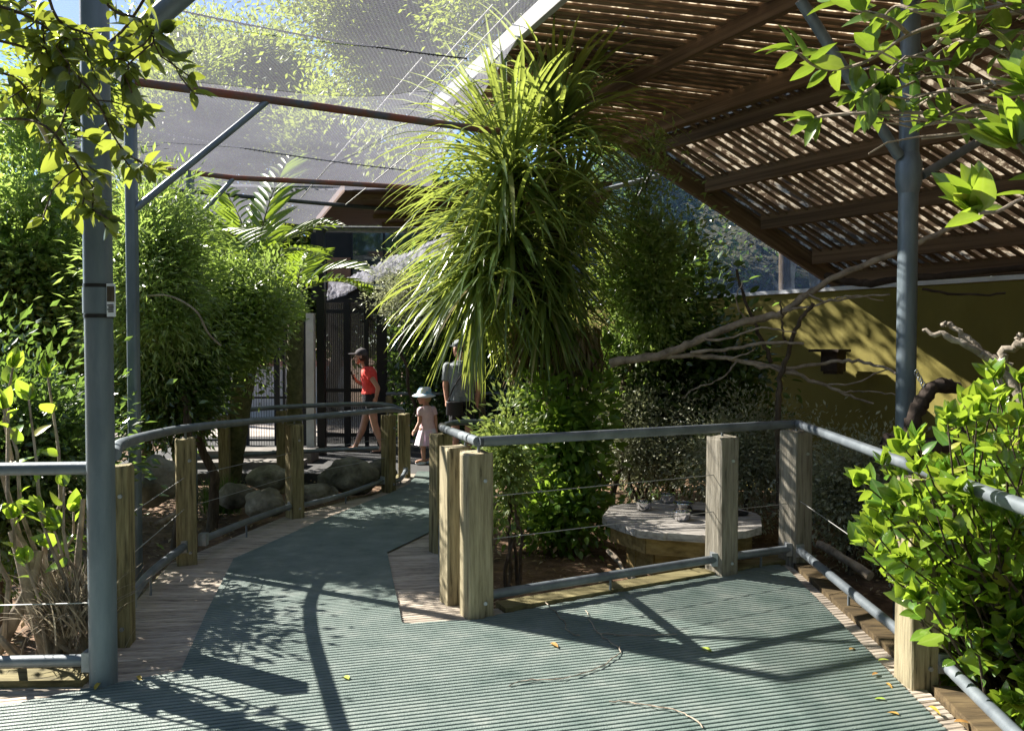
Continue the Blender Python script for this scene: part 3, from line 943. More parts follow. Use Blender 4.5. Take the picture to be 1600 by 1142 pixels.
def chain_wire(label, a, b, sag, seed):
    random.seed(seed)
    m = MB(); pts = []
    for i in range(61):
        t = i / 60
        p = a.lerp(b, t); p.z -= sag * 4 * t * (1 - t)
        pts.append(p)
    m.tube(pts, 0.005, 6)
    for i in range(2, 59):
        if random.random() < 0.8:
            p = pts[i]
            q = pts[i + 1]
            m.tube([p, p.lerp(q, 0.25), p.lerp(q, 0.5)], [0.004, 0.011, 0.004], 6)
    return tag(m.build('net_cable', 'dark_pipe', None, True), label, 'cable')


chain_wire('knotted dark cable holding the net high over the left trees', at(240, 8, 4.6), at(730, 92, 5.6), 0.03, 1)
chain_wire('knotted cable under the net below the rusty pipe', at(232, 205, 7.2), at(650, 268, 8.0), 0.03, 2)
for k, (a, b) in enumerate((((770, 8, 5.2), (640, 150, 7.0)), ((820, -8, 5.6), (690, 130, 6.9)), ((660, 90, 6.5), (470, 310, 9.0)), ((700, 190, 7.2), (540, 320, 9.4)))):
    tag(MB().tube([at(*a), at(*b)], 0.005, 6).build('net_cable', 'wire'), ['thin pale wire along the white roof edge, left of two', 'thin pale wire along the white roof edge, right of two', 'thin pale wire crossing the net left of the cabbage tree', 'thin pale wire crossing the net beside the long blades'][k], 'cable')

# net roof: an open net over the walkway, a closer one behind the nearest pipe
def ysplit(x): return 5.5 + 0.46 * (x + 2.69)


def net_sheet(y0f, y1f, NJ, mat, label):
    vs = []; NI = 30
    for j in range(NJ):
        s = j / (NJ - 1)
        for i in range(NI):
            u = i / (NI - 1)
            x = 0.0; y = 5.0
            for _ in range(8):
                xr = -0.93 + 0.44 * (9 - y) if y < 9 else -0.93
                xl = -1.6 - 0.22 * y if y < 5.5 else max(-4.6, -2.81 - 1.3 * max(0, y - 6.1))
                x = xl + (xr - xl) * u
                y = y0f(x) + (y1f(x) - y0f(x)) * s
            lift = 1 - min(1, max(0, (y - 6.6) / 2.6))
            z = NETZ + 0.05 + 0.85 * lift * max(0, (x + 2.8) / (xr + 2.8)) ** 3.2
            z += 0.02 * math.sin(x * 2.3 + y) - 0.05 * abs(math.sin((y - 5.6) / 2.7 * math.pi))
            vs.append((x, y, z))
    fs = [(j * NI + i, j * NI + i + 1, (j + 1) * NI + i + 1, (j + 1) * NI + i) for j in range(NJ - 1) for i in range(NI - 1)]
    return tag(MB().add(vs, fs).build('roof_net', mat, None, True), label, 'net')


net_sheet(lambda x: 0.4, ysplit, 22, 'net_shade', 'fine open bird netting stretched over the walkway before the rusty pipe')
net_sheet(lambda x: ysplit(x) + 0.01, lambda x: 9.25, 18, 'net_dense', 'closer grey netting behind the nearest rusty pipe')
vs = []
for j in range(12):
    y = 9.26 + 2.7 * j / 11
    xr = -2.0 - 1.0 * j / 11
    for i in range(12):
        u = i / 11
        vs.append((-4.6 + (xr + 4.6) * u, y, NETZ + 0.03 - 0.03 * math.sin(u * 9)))
fs = [(j * 12 + i, j * 12 + i + 1, (j + 1) * 12 + i + 1, (j + 1) * 12 + i) for j in range(11) for i in range(11)]
tag(MB().add(vs, fs).build('roof_net', 'net_dense', None, True), 'pale netting beside the brown soffit, farthest strip behind the palm', 'net')
# net above the wall
a, b = wl(-0.1, WT + 0.05), wl(3.8, WT + 0.05)
vs, fs = [], []
for j in range(9):
    for i in range(13):
        p = a.lerp(b, i / 12); p.z += 2.3 * j / 8
        p += Vector((0.8, 0.6, 0)) * (0.02 + 0.06 * math.sin(i * 0.9) * math.sin(j * 0.8))
        vs.append(p)
fs = [(j * 13 + i, j * 13 + i + 1, (j + 1) * 13 + i + 1, (j + 1) * 13 + i) for j in range(8) for i in range(12)]
tag(MB().add(vs, fs).build('side_net', 'net_side', None, True), 'blue grey netting hanging between the olive wall and the slatted roof', 'net')
tag(MB().tube([at(900, 308, 9.4), at(1030, 275, 9.1)], 0.03, 8).build('net_pipe', 'galvanised', None, True), 'short pale pipe under the roof edge right of the cabbage tree', 'pipe')
tag(MB().tube([at(1022, 262, 8.8), at(995, 312, 8.8)], 0.018, 8).build('net_pipe', 'dark_pipe', None, True), 'short dark strut under the corner of the slatted roof', 'strut')

# ================================================================== RAILINGS
def post(parent, p, h, ang, mat, w=0.135, seed=0):
    me = bevel_box((w, w, h + 0.03), 0.013, mat, 0.005, seed)
    M = Matrix.Translation((p.x, p.y, p.z - 0.03)) @ Matrix.Rotation(ang, 4, 'Z') @ Matrix.Rotation(R(random.uniform(-0.7, 0.7)), 4, 'X')
    o = put('post', me, parent=parent, matrix=M)
    for zz in (0.12, h - 0.12):
        q = M @ Vector((0.02, -w / 2 - 0.004, zz))
        MB().tube([q + Vector((0, 0.01, 0)), q - Vector((0, 0.006, 0))], 0.011, 6).build('bolt', 'galvanised', parent)
    return o


def rail_set(parent, top_pts, bot_runs, supports, wires):
    MB().tube(top_pts, 0.029, 12).build('top_rail', 'rail_steel', parent, True)
    for run in bot_runs:
        MB().tube(run, 0.0265, 12).build('bottom_rail', 'rail_steel', parent, True)
        for q in (0, -1):
            p = run[q]
            MB().box((p.x, p.y, p.z), (0.055, 0.055, 0.085)).build('bracket', 'galvanised', parent)
        m = run[len(run) // 2]
        MB().tube([(m.x, m.y, m.z - 0.02), (m.x, m.y, m.z - 0.16)], 0.008, 8).build('rail_foot', 'rail_steel', parent, True)
    for (p, z0, z1) in supports:
        MB().tube([(p.x, p.y, z0), (p.x, p.y, z1)], 0.0085, 8).build('support_rod', 'rail_steel', parent, True)
    for wr in wires:
        MB().tube(wr, 0.0028, 5).build('wire', 'wire', parent)


def up(p, z): return Vector((p.x, p.y, p.z + z))


angAF = math.atan2(dirAF.y, dirAF.x)
HT = 0.94
front = thing('railing', 'front railing of timber posts and grey pipes before the feeding table', 'railing', (pA.x, pA.y, 0))
hA = at(745, 706, pA.y).z
post(front, pA, hA, angAF, 'post_wood_pale', 0.145, 1)
post(front, pB, at(710, 697, pB.y).z - pB.z, angAF, 'post_wood_pale', 0.135, 2)
post(front, pC, at(688, 678, pC.y).z - pC.z, angAF + 0.2, 'post_wood', 0.135, 3)
post(front, pE, at(1127, 682, pE.y).z, angAF, 'post_wood_grey', 0.15, 4)
post(front, pF, at(1243, 673, pF.y).z, angAF, 'post_wood_grey', 0.155, 5)
post(front, pD, at(1432, 800, pD.y).z + 0.15, 0.06, 'post_wood_pale', 0.135, 6)
zr = lambda px, py, Y: at(px, py, Y)
tA, tF, tC = at(748, 690, pA.y), at(1246, 662, pF.y), at(692, 669, pC.y)
tD2 = at(1600, 792, 2.68)
far1 = Vector((-0.60, 7.4, 0.765)); far2 = Vector((0.15, 7.55, 0.75)); far3 = Vector((1.2, 8.1, 0.75))
MB().tube([tA, tF, tF + (tD2 - tF) * 1.6], 0.029, 12).build('top_rail', 'rail_steel', front, True)
MB().tube([tA + Vector((-0.004, 0.004, 0)), tC], 0.0285, 12).build('top_rail', 'rail_steel', front, True)
MB().tube([tC + Vector((0.04, -0.08, 0.004)), tC + Vector((0.0, 0.02, 0.0)), tC + Vector((-0.02, 0.16, -0.004))], 0.033, 12).build('rail_joint', 'black_plastic', front, True)
MB().tube(smoothpath([tC + Vector((0, 0.03, 0)), far1 + Vector((0, -0.2, 0)), far1 + Vector((0.15, 0.02, 0)), far2, far3], 8), 0.028, 12).build('top_rail', 'rail_steel', front, True)
zb = 0.115
inw = Vector((dirAF.y, -dirAF.x, 0)) * 0.02
runs = [(pA + dirAF * 0.06, pE - dirAF * 0.07), (pE + dirAF * 0.07, pF - dirAF * 0.08)]
for a, b in runs:
    run = [Vector((a.x, a.y, zb)) + inw, Vector(((a.x + b.x) / 2, (a.y + b.y) / 2, zb)) + inw, Vector((b.x, b.y, zb)) + inw]
    rail_set(front, [tA, tA + dirAF * 0.01] if False else [up(tA, 0.0), up(tA, 0.0) + dirAF * 0.02], [run], [], [])
dFD = (pD - pF).normalized()
for a, b in ((pF + dFD * 0.08, pD - dFD * 0.07 + Vector((0.06, 0, 0))), (pD + dFD * 0.05 + Vector((0.09, 0, 0)), pD + dFD * 2.4 + Vector((-0.05, 0, 0)))):
    run = [Vector((a.x, a.y, zb)), Vector(((a.x + b.x) / 2, (a.y + b.y) / 2, zb)), Vector((b.x, b.y, zb))]
    rail_set(front, [tF, tF + dFD * 0.02], [run], [], [])
run = smoothpath([Vector((pB.x - 0.04, pB.y + 0.06, 0.10)), Vector((pB.x - 0.10, pB.y + 0.35, 0.10)), Vector((pC.x + 0.02, pC.y - 0.06, 0.16))], 6)
rail_set(front, [tC, tC + Vector((0, 0.02, 0))], [run], [(up(tA, 0), hA - 0.01, tA.z), (tA.lerp(tC, 0.30), 0.85, tA.z), (Vector((pF.x, pF.y, 0)), 0.85, tF.z), (Vector((pE.x, pE.y, 0)), 0.8, tA.lerp(tF, .78).z)],
         [[up(pA, 0.42), up(pE, 0.42)], [up(pA, 0.66), up(pE, 0.66)], [up(pE, 0.42), up(pF, 0.42)], [up(pF, 0.45), up(pD, 0.45)]])

left = thing('railing', 'curved left railing of timber posts and grey pipes around the rock garden', 'railing', (pG.x, pG.y, 0))
tops = [(pG, 189, 726, 'post_wood', 0.11), (pH, 292, 685, 'post_wood', 0.13), (pI, 461, 663, 'post_wood', 0.13), (pJ, 607, 648, 'post_wood', 0.125), (pK, 632, 646, 'post_wood', 0.12)]
for k, (p, px, py, mt, w_) in enumerate(tops):
    post(left, p, at(px, py, p.y).z - p.z, R(12 + 14 * k), mt, w_, 10 + k)
tp = [Vector((pole1.x + 0.045, pole1.y + 0.03, at(176, 712, pole1.y).z)), at(190, 694, pG.y - 0.1), at(240, 679, 4.7), at(292, 669, pH.y), at(375, 660, 6.3), at(461, 653, pI.y), at(545, 646, 8.0), at(607, 640, pJ.y), at(629, 642, pK.y - 0.25)]
sp = smoothpath(tp, 8)
far_rail = smoothpath([at(628, 640, pK.y - 0.2), at(598, 632, 9.6), at(530, 632, 9.8), at(440, 636, 9.6), at(350, 643, 9.2)], 8)
bots = []
seq = [pG, pH, pI, pJ, pK]
pxy = {0: [(202, 938), (235, 895), (288, 853)], 1: [(318, 842), (385, 815), (455, 790)], 2: [(470, 790), (540, 772), (598, 750)], 3: [(611, 752), (626, 748), (634, 735)]}
for k in range(4):
    a, b = seq[k], seq[k + 1]
    Ys = [a.y + 0.05, (a.y + b.y) / 2, b.y - 0.05]
    bots.append(smoothpath([at(px, py, Y) for (px, py), Y in zip(pxy[k], Ys)], 6))
sup = [(Vector((p.x, p.y, 0)), at(px, py, p.y).z - 0.01, at(px, py, p.y).z + 0.05) for (p, px, py, _, _) in tops[1:]]
wires = []
for k in range(3):
    a, b = seq[k], seq[k + 1]
    wires += [[up(a, 0.40), up(b, 0.40)], [up(a, 0.62), up(b, 0.62)]]
rail_set(left, sp, bots, sup, wires)
MB().tube(far_rail, 0.028, 12).build('top_rail', 'rail_steel', left, True)
MB().tube([at(300, 717, 9.3), at(430, 707, 9.6), at(592, 700, 9.7)], 0.026, 10).build('bottom_rail', 'rail_steel', left, True)
for q in (at(440, 636, 9.6), at(350, 643, 9.2)):
    post(left, Vector((q.x, q.y, -0.3)), q.z + 0.26, 0.2, 'post_wood', 0.12, 20)

near = thing('railing', 'grey pipe railing running left from the thick steel pole', 'railing', (-2.6, pole1.y, 0))
z1, z2 = at(135, 731, pole1.y).z, at(140, 1031, pole1.y).z
rail_set(near, [Vector((pole1.x - 0.05, pole1.y, z1)), Vector((-4.3, pole1.y - 0.07, z1 - 0.02))], [[Vector((pole1.x - 0.055, pole1.y, z2)), Vector((-3.0, pole1.y - 0.03, z2 - 0.01)), Vector((-4.3, pole1.y - 0.07, z2 - 0.02))]], [], [[Vector((pole1.x - 0.05, pole1.y + 0.02, 0.36)), Vector((-4.3, pole1.y, 0.30))]])
post(near, Vector((-3.9, pole1.y + 0.12, 0)), 0.9, 0.0, 'post_wood', 0.13, 31)

fr = thing('railing', 'far grey pipe railing behind the child and the man', 'railing', (-0.9, 12.0, -0.2))
for zz, nm in ((0.70, 'top_rail'), (-0.02, 'bottom_rail')):
    MB().tube([(-2.1, 12.9 if zz > 0 else 12.2, zz), (0.8, 12.9 if zz > 0 else 12.2, zz)], 0.028, 10).build(nm, 'rail_steel', fr, True)
for x in (-2.05, -0.5, 0.75):
    post(fr, Vector((x, 12.95, -0.2)), 0.86, 0, 'post_wood', 0.11, 33)

# ================================================================== BACK BUILDING AND GATE
SOZ = NETZ - 0.02
so = thing('porch_roof', 'dark brown lined porch roof at the back above the mesh gate', 'roof', (-0.8, 10.6, SOZ))
q = [(-2.0, 9.3), (1.2, 9.3), (1.2, 11.9), (-3.0, 11.9)]
vs = [(x, y, SOZ) for x, y in q] + [(x, y, SOZ + 0.12) for x, y in q]
MB().add(vs, [(0, 1, 2, 3), (7, 6, 5, 4), (0, 4, 5, 1), (1, 5, 6, 2), (2, 6, 7, 3), (3, 7, 4, 0)]).build('soffit', 'dark_ply', so)
for k in range(4):
    y = 9.5 + 0.72 * k
    MB().box((-0.5, y, SOZ - 0.03), (2.9, 0.06, 0.055)).build('batten', 'beam_wood', so)
MB().tube([(-3.05, 11.95, SOZ - 0.05), (1.2, 11.95, SOZ - 0.08)], 0.05, 10).build('gutter_pipe', 'galvanised', so, True)
for x in (-2.93, 1.1):
    MB().box((x, 11.9, (SOZ - 0.2) / 2 - 0.03), (0.12, 0.12, SOZ + 0.14)).build('post', 'black_metal', so)

bd = thing('back_building', 'dark keepers building with a wide window behind the mesh gate', 'building', (-1.2, 14.0, -0.3))
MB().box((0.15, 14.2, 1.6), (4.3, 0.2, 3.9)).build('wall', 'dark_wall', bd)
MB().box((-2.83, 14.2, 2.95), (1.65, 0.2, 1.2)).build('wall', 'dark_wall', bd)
MB().box((-3.13, 14.06, 2.78), (0.42, 0.06, 0.62)).build('panel', 'brown_panel', bd)
wd = MB().box((-2.3, 14.07, 3.1), (1.2, 0.05, 1.0)).build('window', 'black_metal', bd)
for k in range(2):
    MB().box((-2.6 + 0.58 * k, 14.03, 3.1), (0.54, 0.02, 0.9)).build('pane', 'glass', wd)
MB().box((-2.3, 14.02, 2.57), (1.3, 0.1, 0.05)).build('sill', 'galvanised', bd)

gt = thing('mesh_gate', 'black framed mesh gate and cage front behind the walking woman', 'gate', (-3.0, 13.0, -0.2))
ygt = 13.0
gx = lambda px: (px - 800) * ygt / F
zt, zb_ = at(540, 470, ygt).z, -0.19
for px, w_ in ((503, 0.07), (543, 0.10), (573, 0.06), (597, 0.16)):
    MB().box((gx(px), ygt, (zt + zb_) / 2), (w_, 0.08, zt - zb_)).build('frame_post', 'black_metal', gt)
for zz in (zt, 0.75, zt - 0.18, 0.0):
    MB().box((gx(550), ygt - 0.01, zz), (gx(600) - gx(500), 0.05, 0.06)).build('frame_rail', 'black_metal', gt)
for k in range(26):
    x = gx(506) + (gx(590) - gx(506)) * (k + .5) / 26
    MB().box((x, ygt + 0.03, (zt + zb_) / 2), (0.008, 0.008, zt - zb_ - .1)).build('mesh_bar', 'black_metal', gt)
MB().box((gx(548), ygt + 0.05, (zt + zb_) / 2), (gx(596) - gx(502), 0.004, zt - zb_ - 0.05)).build('mesh_panel', 'net_black', gt)
tag(MB().box((gx(488), ygt - 0.1, (at(488, 490, ygt).z - 0.2) / 2), (0.13, 0.13, at(488, 490, ygt).z + 0.2)).build('gate_post', 'white_paint'), 'cream painted square post beside the mesh gate', 'post')

ff = thing('mesh_fence', 'black mesh fence left of the gate with the bright yard beyond', 'fence', (-4.6, 13.1, -0.2))
for px, w_ in ((250, 0.05), (300, 0.05), (345, 0.05), (383, 0.05), (430, 0.09), (441, 0.04), (474, 0.08)):
    MB().box((gx(px), 13.1, 1.3), (w_, 0.05, 3.1)).build('fence_post', 'black_metal', ff)
for zz in (0.62, 1.7, 2.6, -0.1):
    MB().box((gx(355), 13.1, zz), (gx(478) - gx(230), 0.035, 0.035)).build('fence_rail', 'black_metal', ff)
MB().box((gx(375), 13.12, 0.2), (0.10, 0.10, 0.95)).build('timber_post', 'post_wood_grey', ff)
mw = MB()
for k in range(60):
    x = gx(232) + (gx(476) - gx(232)) * (k + .5) / 60
    mw.box((x, 13.1, 1.2), (0.006, 0.006, 2.8))
o = mw.build('wire_mesh', 'black_metal', ff); o['kind'] = 'stuff'
pw = thing('yard_wall', 'low pale wall with brick coping in the sunlit yard', 'wall', (-7.5, 19.0, -0.3))
MB().box((-8.5, 19.0, 0.35), (9, 0.3, 1.3)).build('wall_face', 'pale_wall', pw)
for k in range(30):
    MB().box((-12.85 + 0.3 * k, 19.0, 1.06), (0.285, 0.36, 0.12)).build('brick', 'red_brick', pw)
st = thing('stone_step', 'long pale stone step in the sun behind the rock garden', 'step', (-3.4, 10.8, -0.2))
MB().box((-3.9, 10.75, -0.16), (2.0, 0.35, 0.12)).build('tread', 'step_stone', st)
MB().box((-3.9, 11.35, -0.12), (2.0, 0.45, 0.2)).build('tread', 'step_stone', st)

# pale crumpled netting heaped over the hedge
vs, fs = [], []
NA, NB = 80, 18
for i in range(NA):
    for j in range(NB):
        t, s = i / (NA - 1), j / (NB - 1)
        p = at(515 + 190 * t, 455 - 82 * t, 12.6)
        a = math.pi * (-0.1 + 1.15 * s)
        rr = 0.20 + 0.10 * noise.noise(Vector((t * 8, s * 3, 0))) + 0.06 * noise.noise(Vector((t * 30, s * 9, 2)))
        p += Vector((0.06 * noise.noise(Vector((t * 25, s * 8, 5))), -math.cos(a) * rr, math.sin(a) * rr - 0.10))
        vs.append(p)
fs = [(i * NB + j, i * NB + j + 1, (i + 1) * NB + j + 1, (i + 1) * NB + j) for i in range(NA - 1) for j in range(NB - 1)]
netmat('net_white', (0.42, 0.42, 0.48), 0.45, 5)
tag(MB().add(vs, fs).build('rolled_net', 'net_white', None, False), 'white crumpled netting lying in the sun above the mesh gate', 'net')

# ================================================================== VEGETATION: far to near
def ell(px0, px1, py0, py1, Y, depth):
    a, b = at(px0, py0, Y), at(px1, py1, Y)
    c = (a + b) / 2
    return c, (abs(b.x - a.x) / 2, depth, abs(a.z - b.z) / 2)


def tree_px(name, label, box, Y, depth, clumps, per, leaf, mat, tr, base_z=GARDEN, bx=None, **kw):
    c, rad = ell(*box, Y, depth)
    base = Vector((c.x if bx is None else (bx - 800) * Y / F, Y, base_z))
    return make_tree(name, label, kw.pop('cat', 'tree'), base, c, rad, clumps, per, leaf, mat, tr, **kw)


GB = 'trees beyond the netting'
tree_px('tall_tree', 'big bright green tree beyond the net, left of the slatted roof', (440, 790, -190, 245), 14.6, 1.7, 330, 130, 0.12, 'far_leaf', 0.18, seed=1, sig=0.32, group=GB)
tree_px('tall_tree', 'pale leafy treetop under the blue sky beyond the net', (330, 500, 25, 260), 25, 2.6, 230, 130, 0.17, 'far_leaf', 0.22, seed=2, sig=0.45, group=GB)
tree_px('tall_tree', 'pale treetop beyond the net right of the thick pole', (215, 375, 5, 260), 26, 2.6, 230, 130, 0.17, 'far_leaf', 0.22, seed=3, sig=0.45, group=GB)
tree_px('tall_tree', 'leafy tree beyond the net behind the thick steel pole', (20, 240, 60, 300), 24, 2.6, 230, 130, 0.17, 'far_leaf', 0.22, seed=4, sig=0.45, group=GB)
make_tree('tall_tree', 'added green tree beyond the pale roof edge, shading the olive wall', 'tree', Vector((0.55, 11.4, GARDEN)), Vector((0.3, 11.2, 6.3)), (1.5, 0.9, 1.5), 170, 120, 0.10, 'far_leaf', 0.12, GB, seed=77, sig=0.24)  # mostly hidden tree, added to break up the sun patch on the wall
tree_px('tall_tree', 'green tree filling the net between the two rusty pipes, left', (170, 420, 70, 380), 17.5, 1.3, 240, 120, 0.14, 'far_leaf', 0.16, seed=78, sig=0.33, group=GB)
tree_px('tall_tree', 'green tree filling the net above the porch roof', (380, 660, 120, 400), 18.5, 1.3, 240, 120, 0.14, 'far_leaf', 0.16, seed=79, sig=0.33, group=GB)
for k, (x0, x1, y0, lb) in enumerate(((-60, 180, 330, 'far dark tree low behind the thick steel pole'), (130, 330, 300, 'far green tree low behind the second net pipe'), (280, 500, 310, 'far green tree low behind the palms'), (430, 640, 250, 'far green tree rising over the back building'), (600, 860, 240, 'far tree mass behind the cabbage tree crown'))):
    tree_px('far_tree', lb, (x0, x1, y0, 585), 23.5 + 0.7 * (k % 2), 2.0, 210, 100, 0.25, 'far_leaf' if k % 2 else 'dark_leaf', 0.2, seed=70 + k, sig=0.45, shell=0.4, group=GB)
tree_px('dark_tree', 'dark tree behind the right hand netting under the roof corner', (900, 1120, 170, 420), 17, 2.0, 90, 70, 0.2, 'dark_leaf', 0.2, seed=5, sig=0.4, base_z=0.5)
tree_px('hedge_shrub', 'dark hedge behind the child and the man', (590, 790, 400, 745), 13.4, 0.6, 260, 80, 0.09, 'dark_leaf', 0.06, seed=6, sig=0.16, shell=0.33, cat='hedge', base_z=-0.25)
tree_px('hedge_shrub', 'sunlit bush growing over the hedge top below the rolled net', (560, 700, 400, 520), 12.9, 0.4, 60, 70, 0.06, 'grey_leaf', 0.04, seed=7, sig=0.12, cat='shrub')
tree_px('leafy_tree', 'dense green tree far left behind the thick pole', (-160, 190, 330, 720), 8.5, 1.2, 300, 130, 0.085, 'fine_leaf', 0.09, seed=8, sig=0.24, shell=0.4)
tree_px('leafy_tree', 'dark green bushy tree behind the palms', (130, 350, 340, 680), 10.2, 1.0, 220, 120, 0.10, 'dark_leaf', 0.08, seed=9, sig=0.24)

# unseen trees added behind the viewer and at both sides to block skylight
for k, (x, y, h, rr) in enumerate(((-7.5, 1.5, 6.5, 2.2), (-7.0, -2.5, 6.5, 2.4), (-4.0, -5.5, 7.0, 2.4), (0.0, -6.5, 7.5, 2.6), (4.0, -6.0, 7.0, 2.6), (7.5, -3.5, 7.0, 2.6), (9.0, 0.5, 6.5, 2.4), (9.5, 4.5, 6.5, 2.4))):
    make_tree('sky_block_tree', ['added unseen tree outside the left railing, blocking skylight', 'added unseen tree left behind the viewer, blocking skylight', 'added unseen tree at the left rear of the walkway, blocking skylight', 'added unseen tree straight behind the viewer, blocking skylight', 'added unseen tree at the right rear of the walkway, blocking skylight', 'added unseen tree right behind the viewer, blocking skylight', 'added unseen tree outside the right end of the wall, blocking skylight', 'added unseen tree behind the right end of the wall, blocking skylight'][k], 'tree', Vector((x, y, GARDEN)), Vector((x, y, h * 0.5)), (rr, rr, h * 0.5), 160, 55, 0.34, 'dark_leaf', 0.15, 'added unseen trees that block the open sky', seed=200 + k, sig=0.45, shell=0.4, limbs=5)

# behind the wall: tree fern and pale trunks
random.seed(5)
def frond(mb_st, leaves, base, az, e0, L, bend, n=26, lw=0.22, ln_w=1.0):
    pts = []
    p = Vector(base); e = e0
    h = Vector((math.cos(az), math.sin(az), 0))
    for i in range(n + 1):
        pts.append(p.copy())
        p = p + (h * math.cos(e) + Vector((0, 0, math.sin(e)))) * (L / n)
        e -= bend / n
    mb_st.tube(pts, [0.012 * (1 - 0.85 * i / n) for i in range(n + 1)], 5)
    sd = h.cross(Vector((0, 0, 1)))
    for i in range(3, n):
        t = i / n
        l = lw * math.sin(math.pi * min(1, 0.12 + t * 0.9)) ** 0.7
        d = (pts[i + 1] - pts[i]).normalized() if i < n else h
        for s in (-1, 1):
            leaves.append((pts[i], (sd * s + d * 0.65 + Vector((0, 0, -0.12))).normalized(), (Vector((0, 0, 1)) + rv(.15)), l * random.uniform(.85, 1.1)))


tf = thing('tree_fern', 'tree fern with a pale frond behind the netting above the wall', 'tree fern', (5.2, 14.0, 0.5))
sm, lv = MB(), []
c = at(1225, 300, 13.5)
sm.tube([(c.x + 0.1, 13.6, 0.5), (c.x, 13.5, c.z)], [0.13, 0.09], 8)
for k in range(9):
    frond(sm, lv, c, R(200 + 40 * k + random.uniform(-10, 10)), R(35), 1.7, R(95), 30, 0.3)
sm.build('trunk', 'bark', tf, True)
cloud('crown', [l[0] for l in lv], [l[1] for l in lv], [l[3] for l in lv], 'far_leaf', tf, T_NARROW, 2.0)
for k, px in enumerate((1237, 1268)):
    a, b = at(px, 470, 14.5), at(px + 6, 250, 14.8)
    a.z -= 1.2
    tag(MB().tube(wander(a, b, 6, 0.03), 0.10, 8).build('bare_tree', 'pale_bark', None, True), ['pale tree trunk behind the netting, left of two by the roof edge', 'pale tree trunk behind the netting, right of two by the roof edge'][k], 'tree trunk')
tree_px('hill_shrub', 'small bright leaved shrub on the hill behind the right netting', (1060, 1150, 380, 445), 13.2, 0.4, 34, 40, 0.07, 'far_leaf', 0.03, seed=11, sig=0.12, cat='shrub', base_z=1.2)
tree_px('hill_shrub', 'low leafy shrub behind the wall top right of the cabbage tree', (960, 1080, 330, 470), 13.4, 0.5, 50, 50, 0.09, 'dark_leaf', 0.03, seed=12, sig=0.16, cat='shrub', base_z=0.8)
r_ = np.random.default_rng(3)
P = np.stack([r_.uniform(1.0, 12, 5000), r_.uniform(13.2, 26, 5000)], 1)
tt = np.clip((P[:, 1] - 12.8 + 0.45 * (P[:, 0] - 2)) / 13, 0, 1)
o = cloud('hill_undergrowth', np.column_stack([P, GARDEN + 7.5 * tt + r_.uniform(0, .6, 5000)]), r_.normal(size=(5000, 3)) + [0, 0, .5], 0.16 * (0.6 + r_.random(5000)), 'dark_leaf', None, stuff=True)
tag(o, 'dark undergrowth covering the hill behind the netting', 'undergrowth')

# ---- shrubs in the right garden
tree_px('dark_shrub', 'dark glossy shrub before the olive wall right of the cabbage tree', (940, 1165, 415, 765), 8.2, 0.6, 260, 60, 0.10, 'dark_leaf', 0.04, seed=14, sig=0.15, cat='shrub', T=T_OVAL, stems=3)
tree_px('dark_shrub', 'thin dark shrub standing against the olive wall by the upright stick', (1050, 1225, 540, 760), 7.7, 0.35, 60, 32, 0.085, 'dark_leaf', 0.02, seed=15, sig=0.13, cat='shrub', T=T_OVAL, stems=4)
GG = 'small grey leaved shrubs behind the front railing'
tree_px('grey_shrub', 'grey leaved shrub behind the post nearest the table', (1040, 1275, 610, 815), 7.0, 0.4, 190, 90, 0.042, 'grey_leaf', 0.02, seed=16, sig=0.11, cat='shrub', stems=4, group=GG)
tree_px('grey_shrub', 'grey leaved shrub outside the corner post beneath the pipe rail', (1230, 1440, 655, 890), 6.2, 0.45, 220, 90, 0.042, 'grey_leaf', 0.025, seed=17, sig=0.11, cat='shrub', stems=4, group=GG)
tree_px('grey_shrub', 'sunlit pale shrub under the hanging blades beside the vine', (920, 1080, 570, 800), 7.7, 0.4, 170, 80, 0.045, 'grey_leaf', 0.02, seed=18, sig=0.11, cat='shrub', stems=4, group=GG)
tree_px('light_shrub', 'light green leafy shrub left of the cabbage tree trunk', (755, 832, 600, 830), 5.9, 0.2, 70, 44, 0.06, 'whorl_leaf', 0.015, seed=19, sig=0.09, cat='shrub', stems=4)
tree_px('leafy_tree', 'slender tree with dappled leaves between cabbage tree and side net', (940, 1075, 260, 600), 7.6, 0.5, 140, 70, 0.065, 'fine_leaf', 0.035, seed=20, sig=0.14, bx=960)

# whorled twig clusters
wt = thing('whorl_twig', 'twigs ending in pale whorls of narrow leaves under the roof corner', 'branch', at(960, 420, 7.7))
st_ = MB(); C, D = [], []
for (px, py, n, rr) in ((1025, 222, 90, .15), (1040, 372, 110, .17), (1015, 345, 60, .13), (1000, 320, 60, .12), (1005, 260, 40, .1)):
    c = at(px, py, 7.55)
    st_.tube(wander(at(965, 430, 7.65), c, 7, 0.06), [0.012 - 0.0014 * i for i in range(7)], 6)
    for k in range(n):
        d = Vector(unit(rng.normal(size=3)))
        C.append(c + d * rr * random.uniform(0.1, 0.5)); D.append(d)
st_.build('twig', 'bark', wt, True)
cloud('foliage', C, D, [random.uniform(0.06, 0.11) for _ in C], 'whorl_leaf', wt, T_NARROW, 0.3)

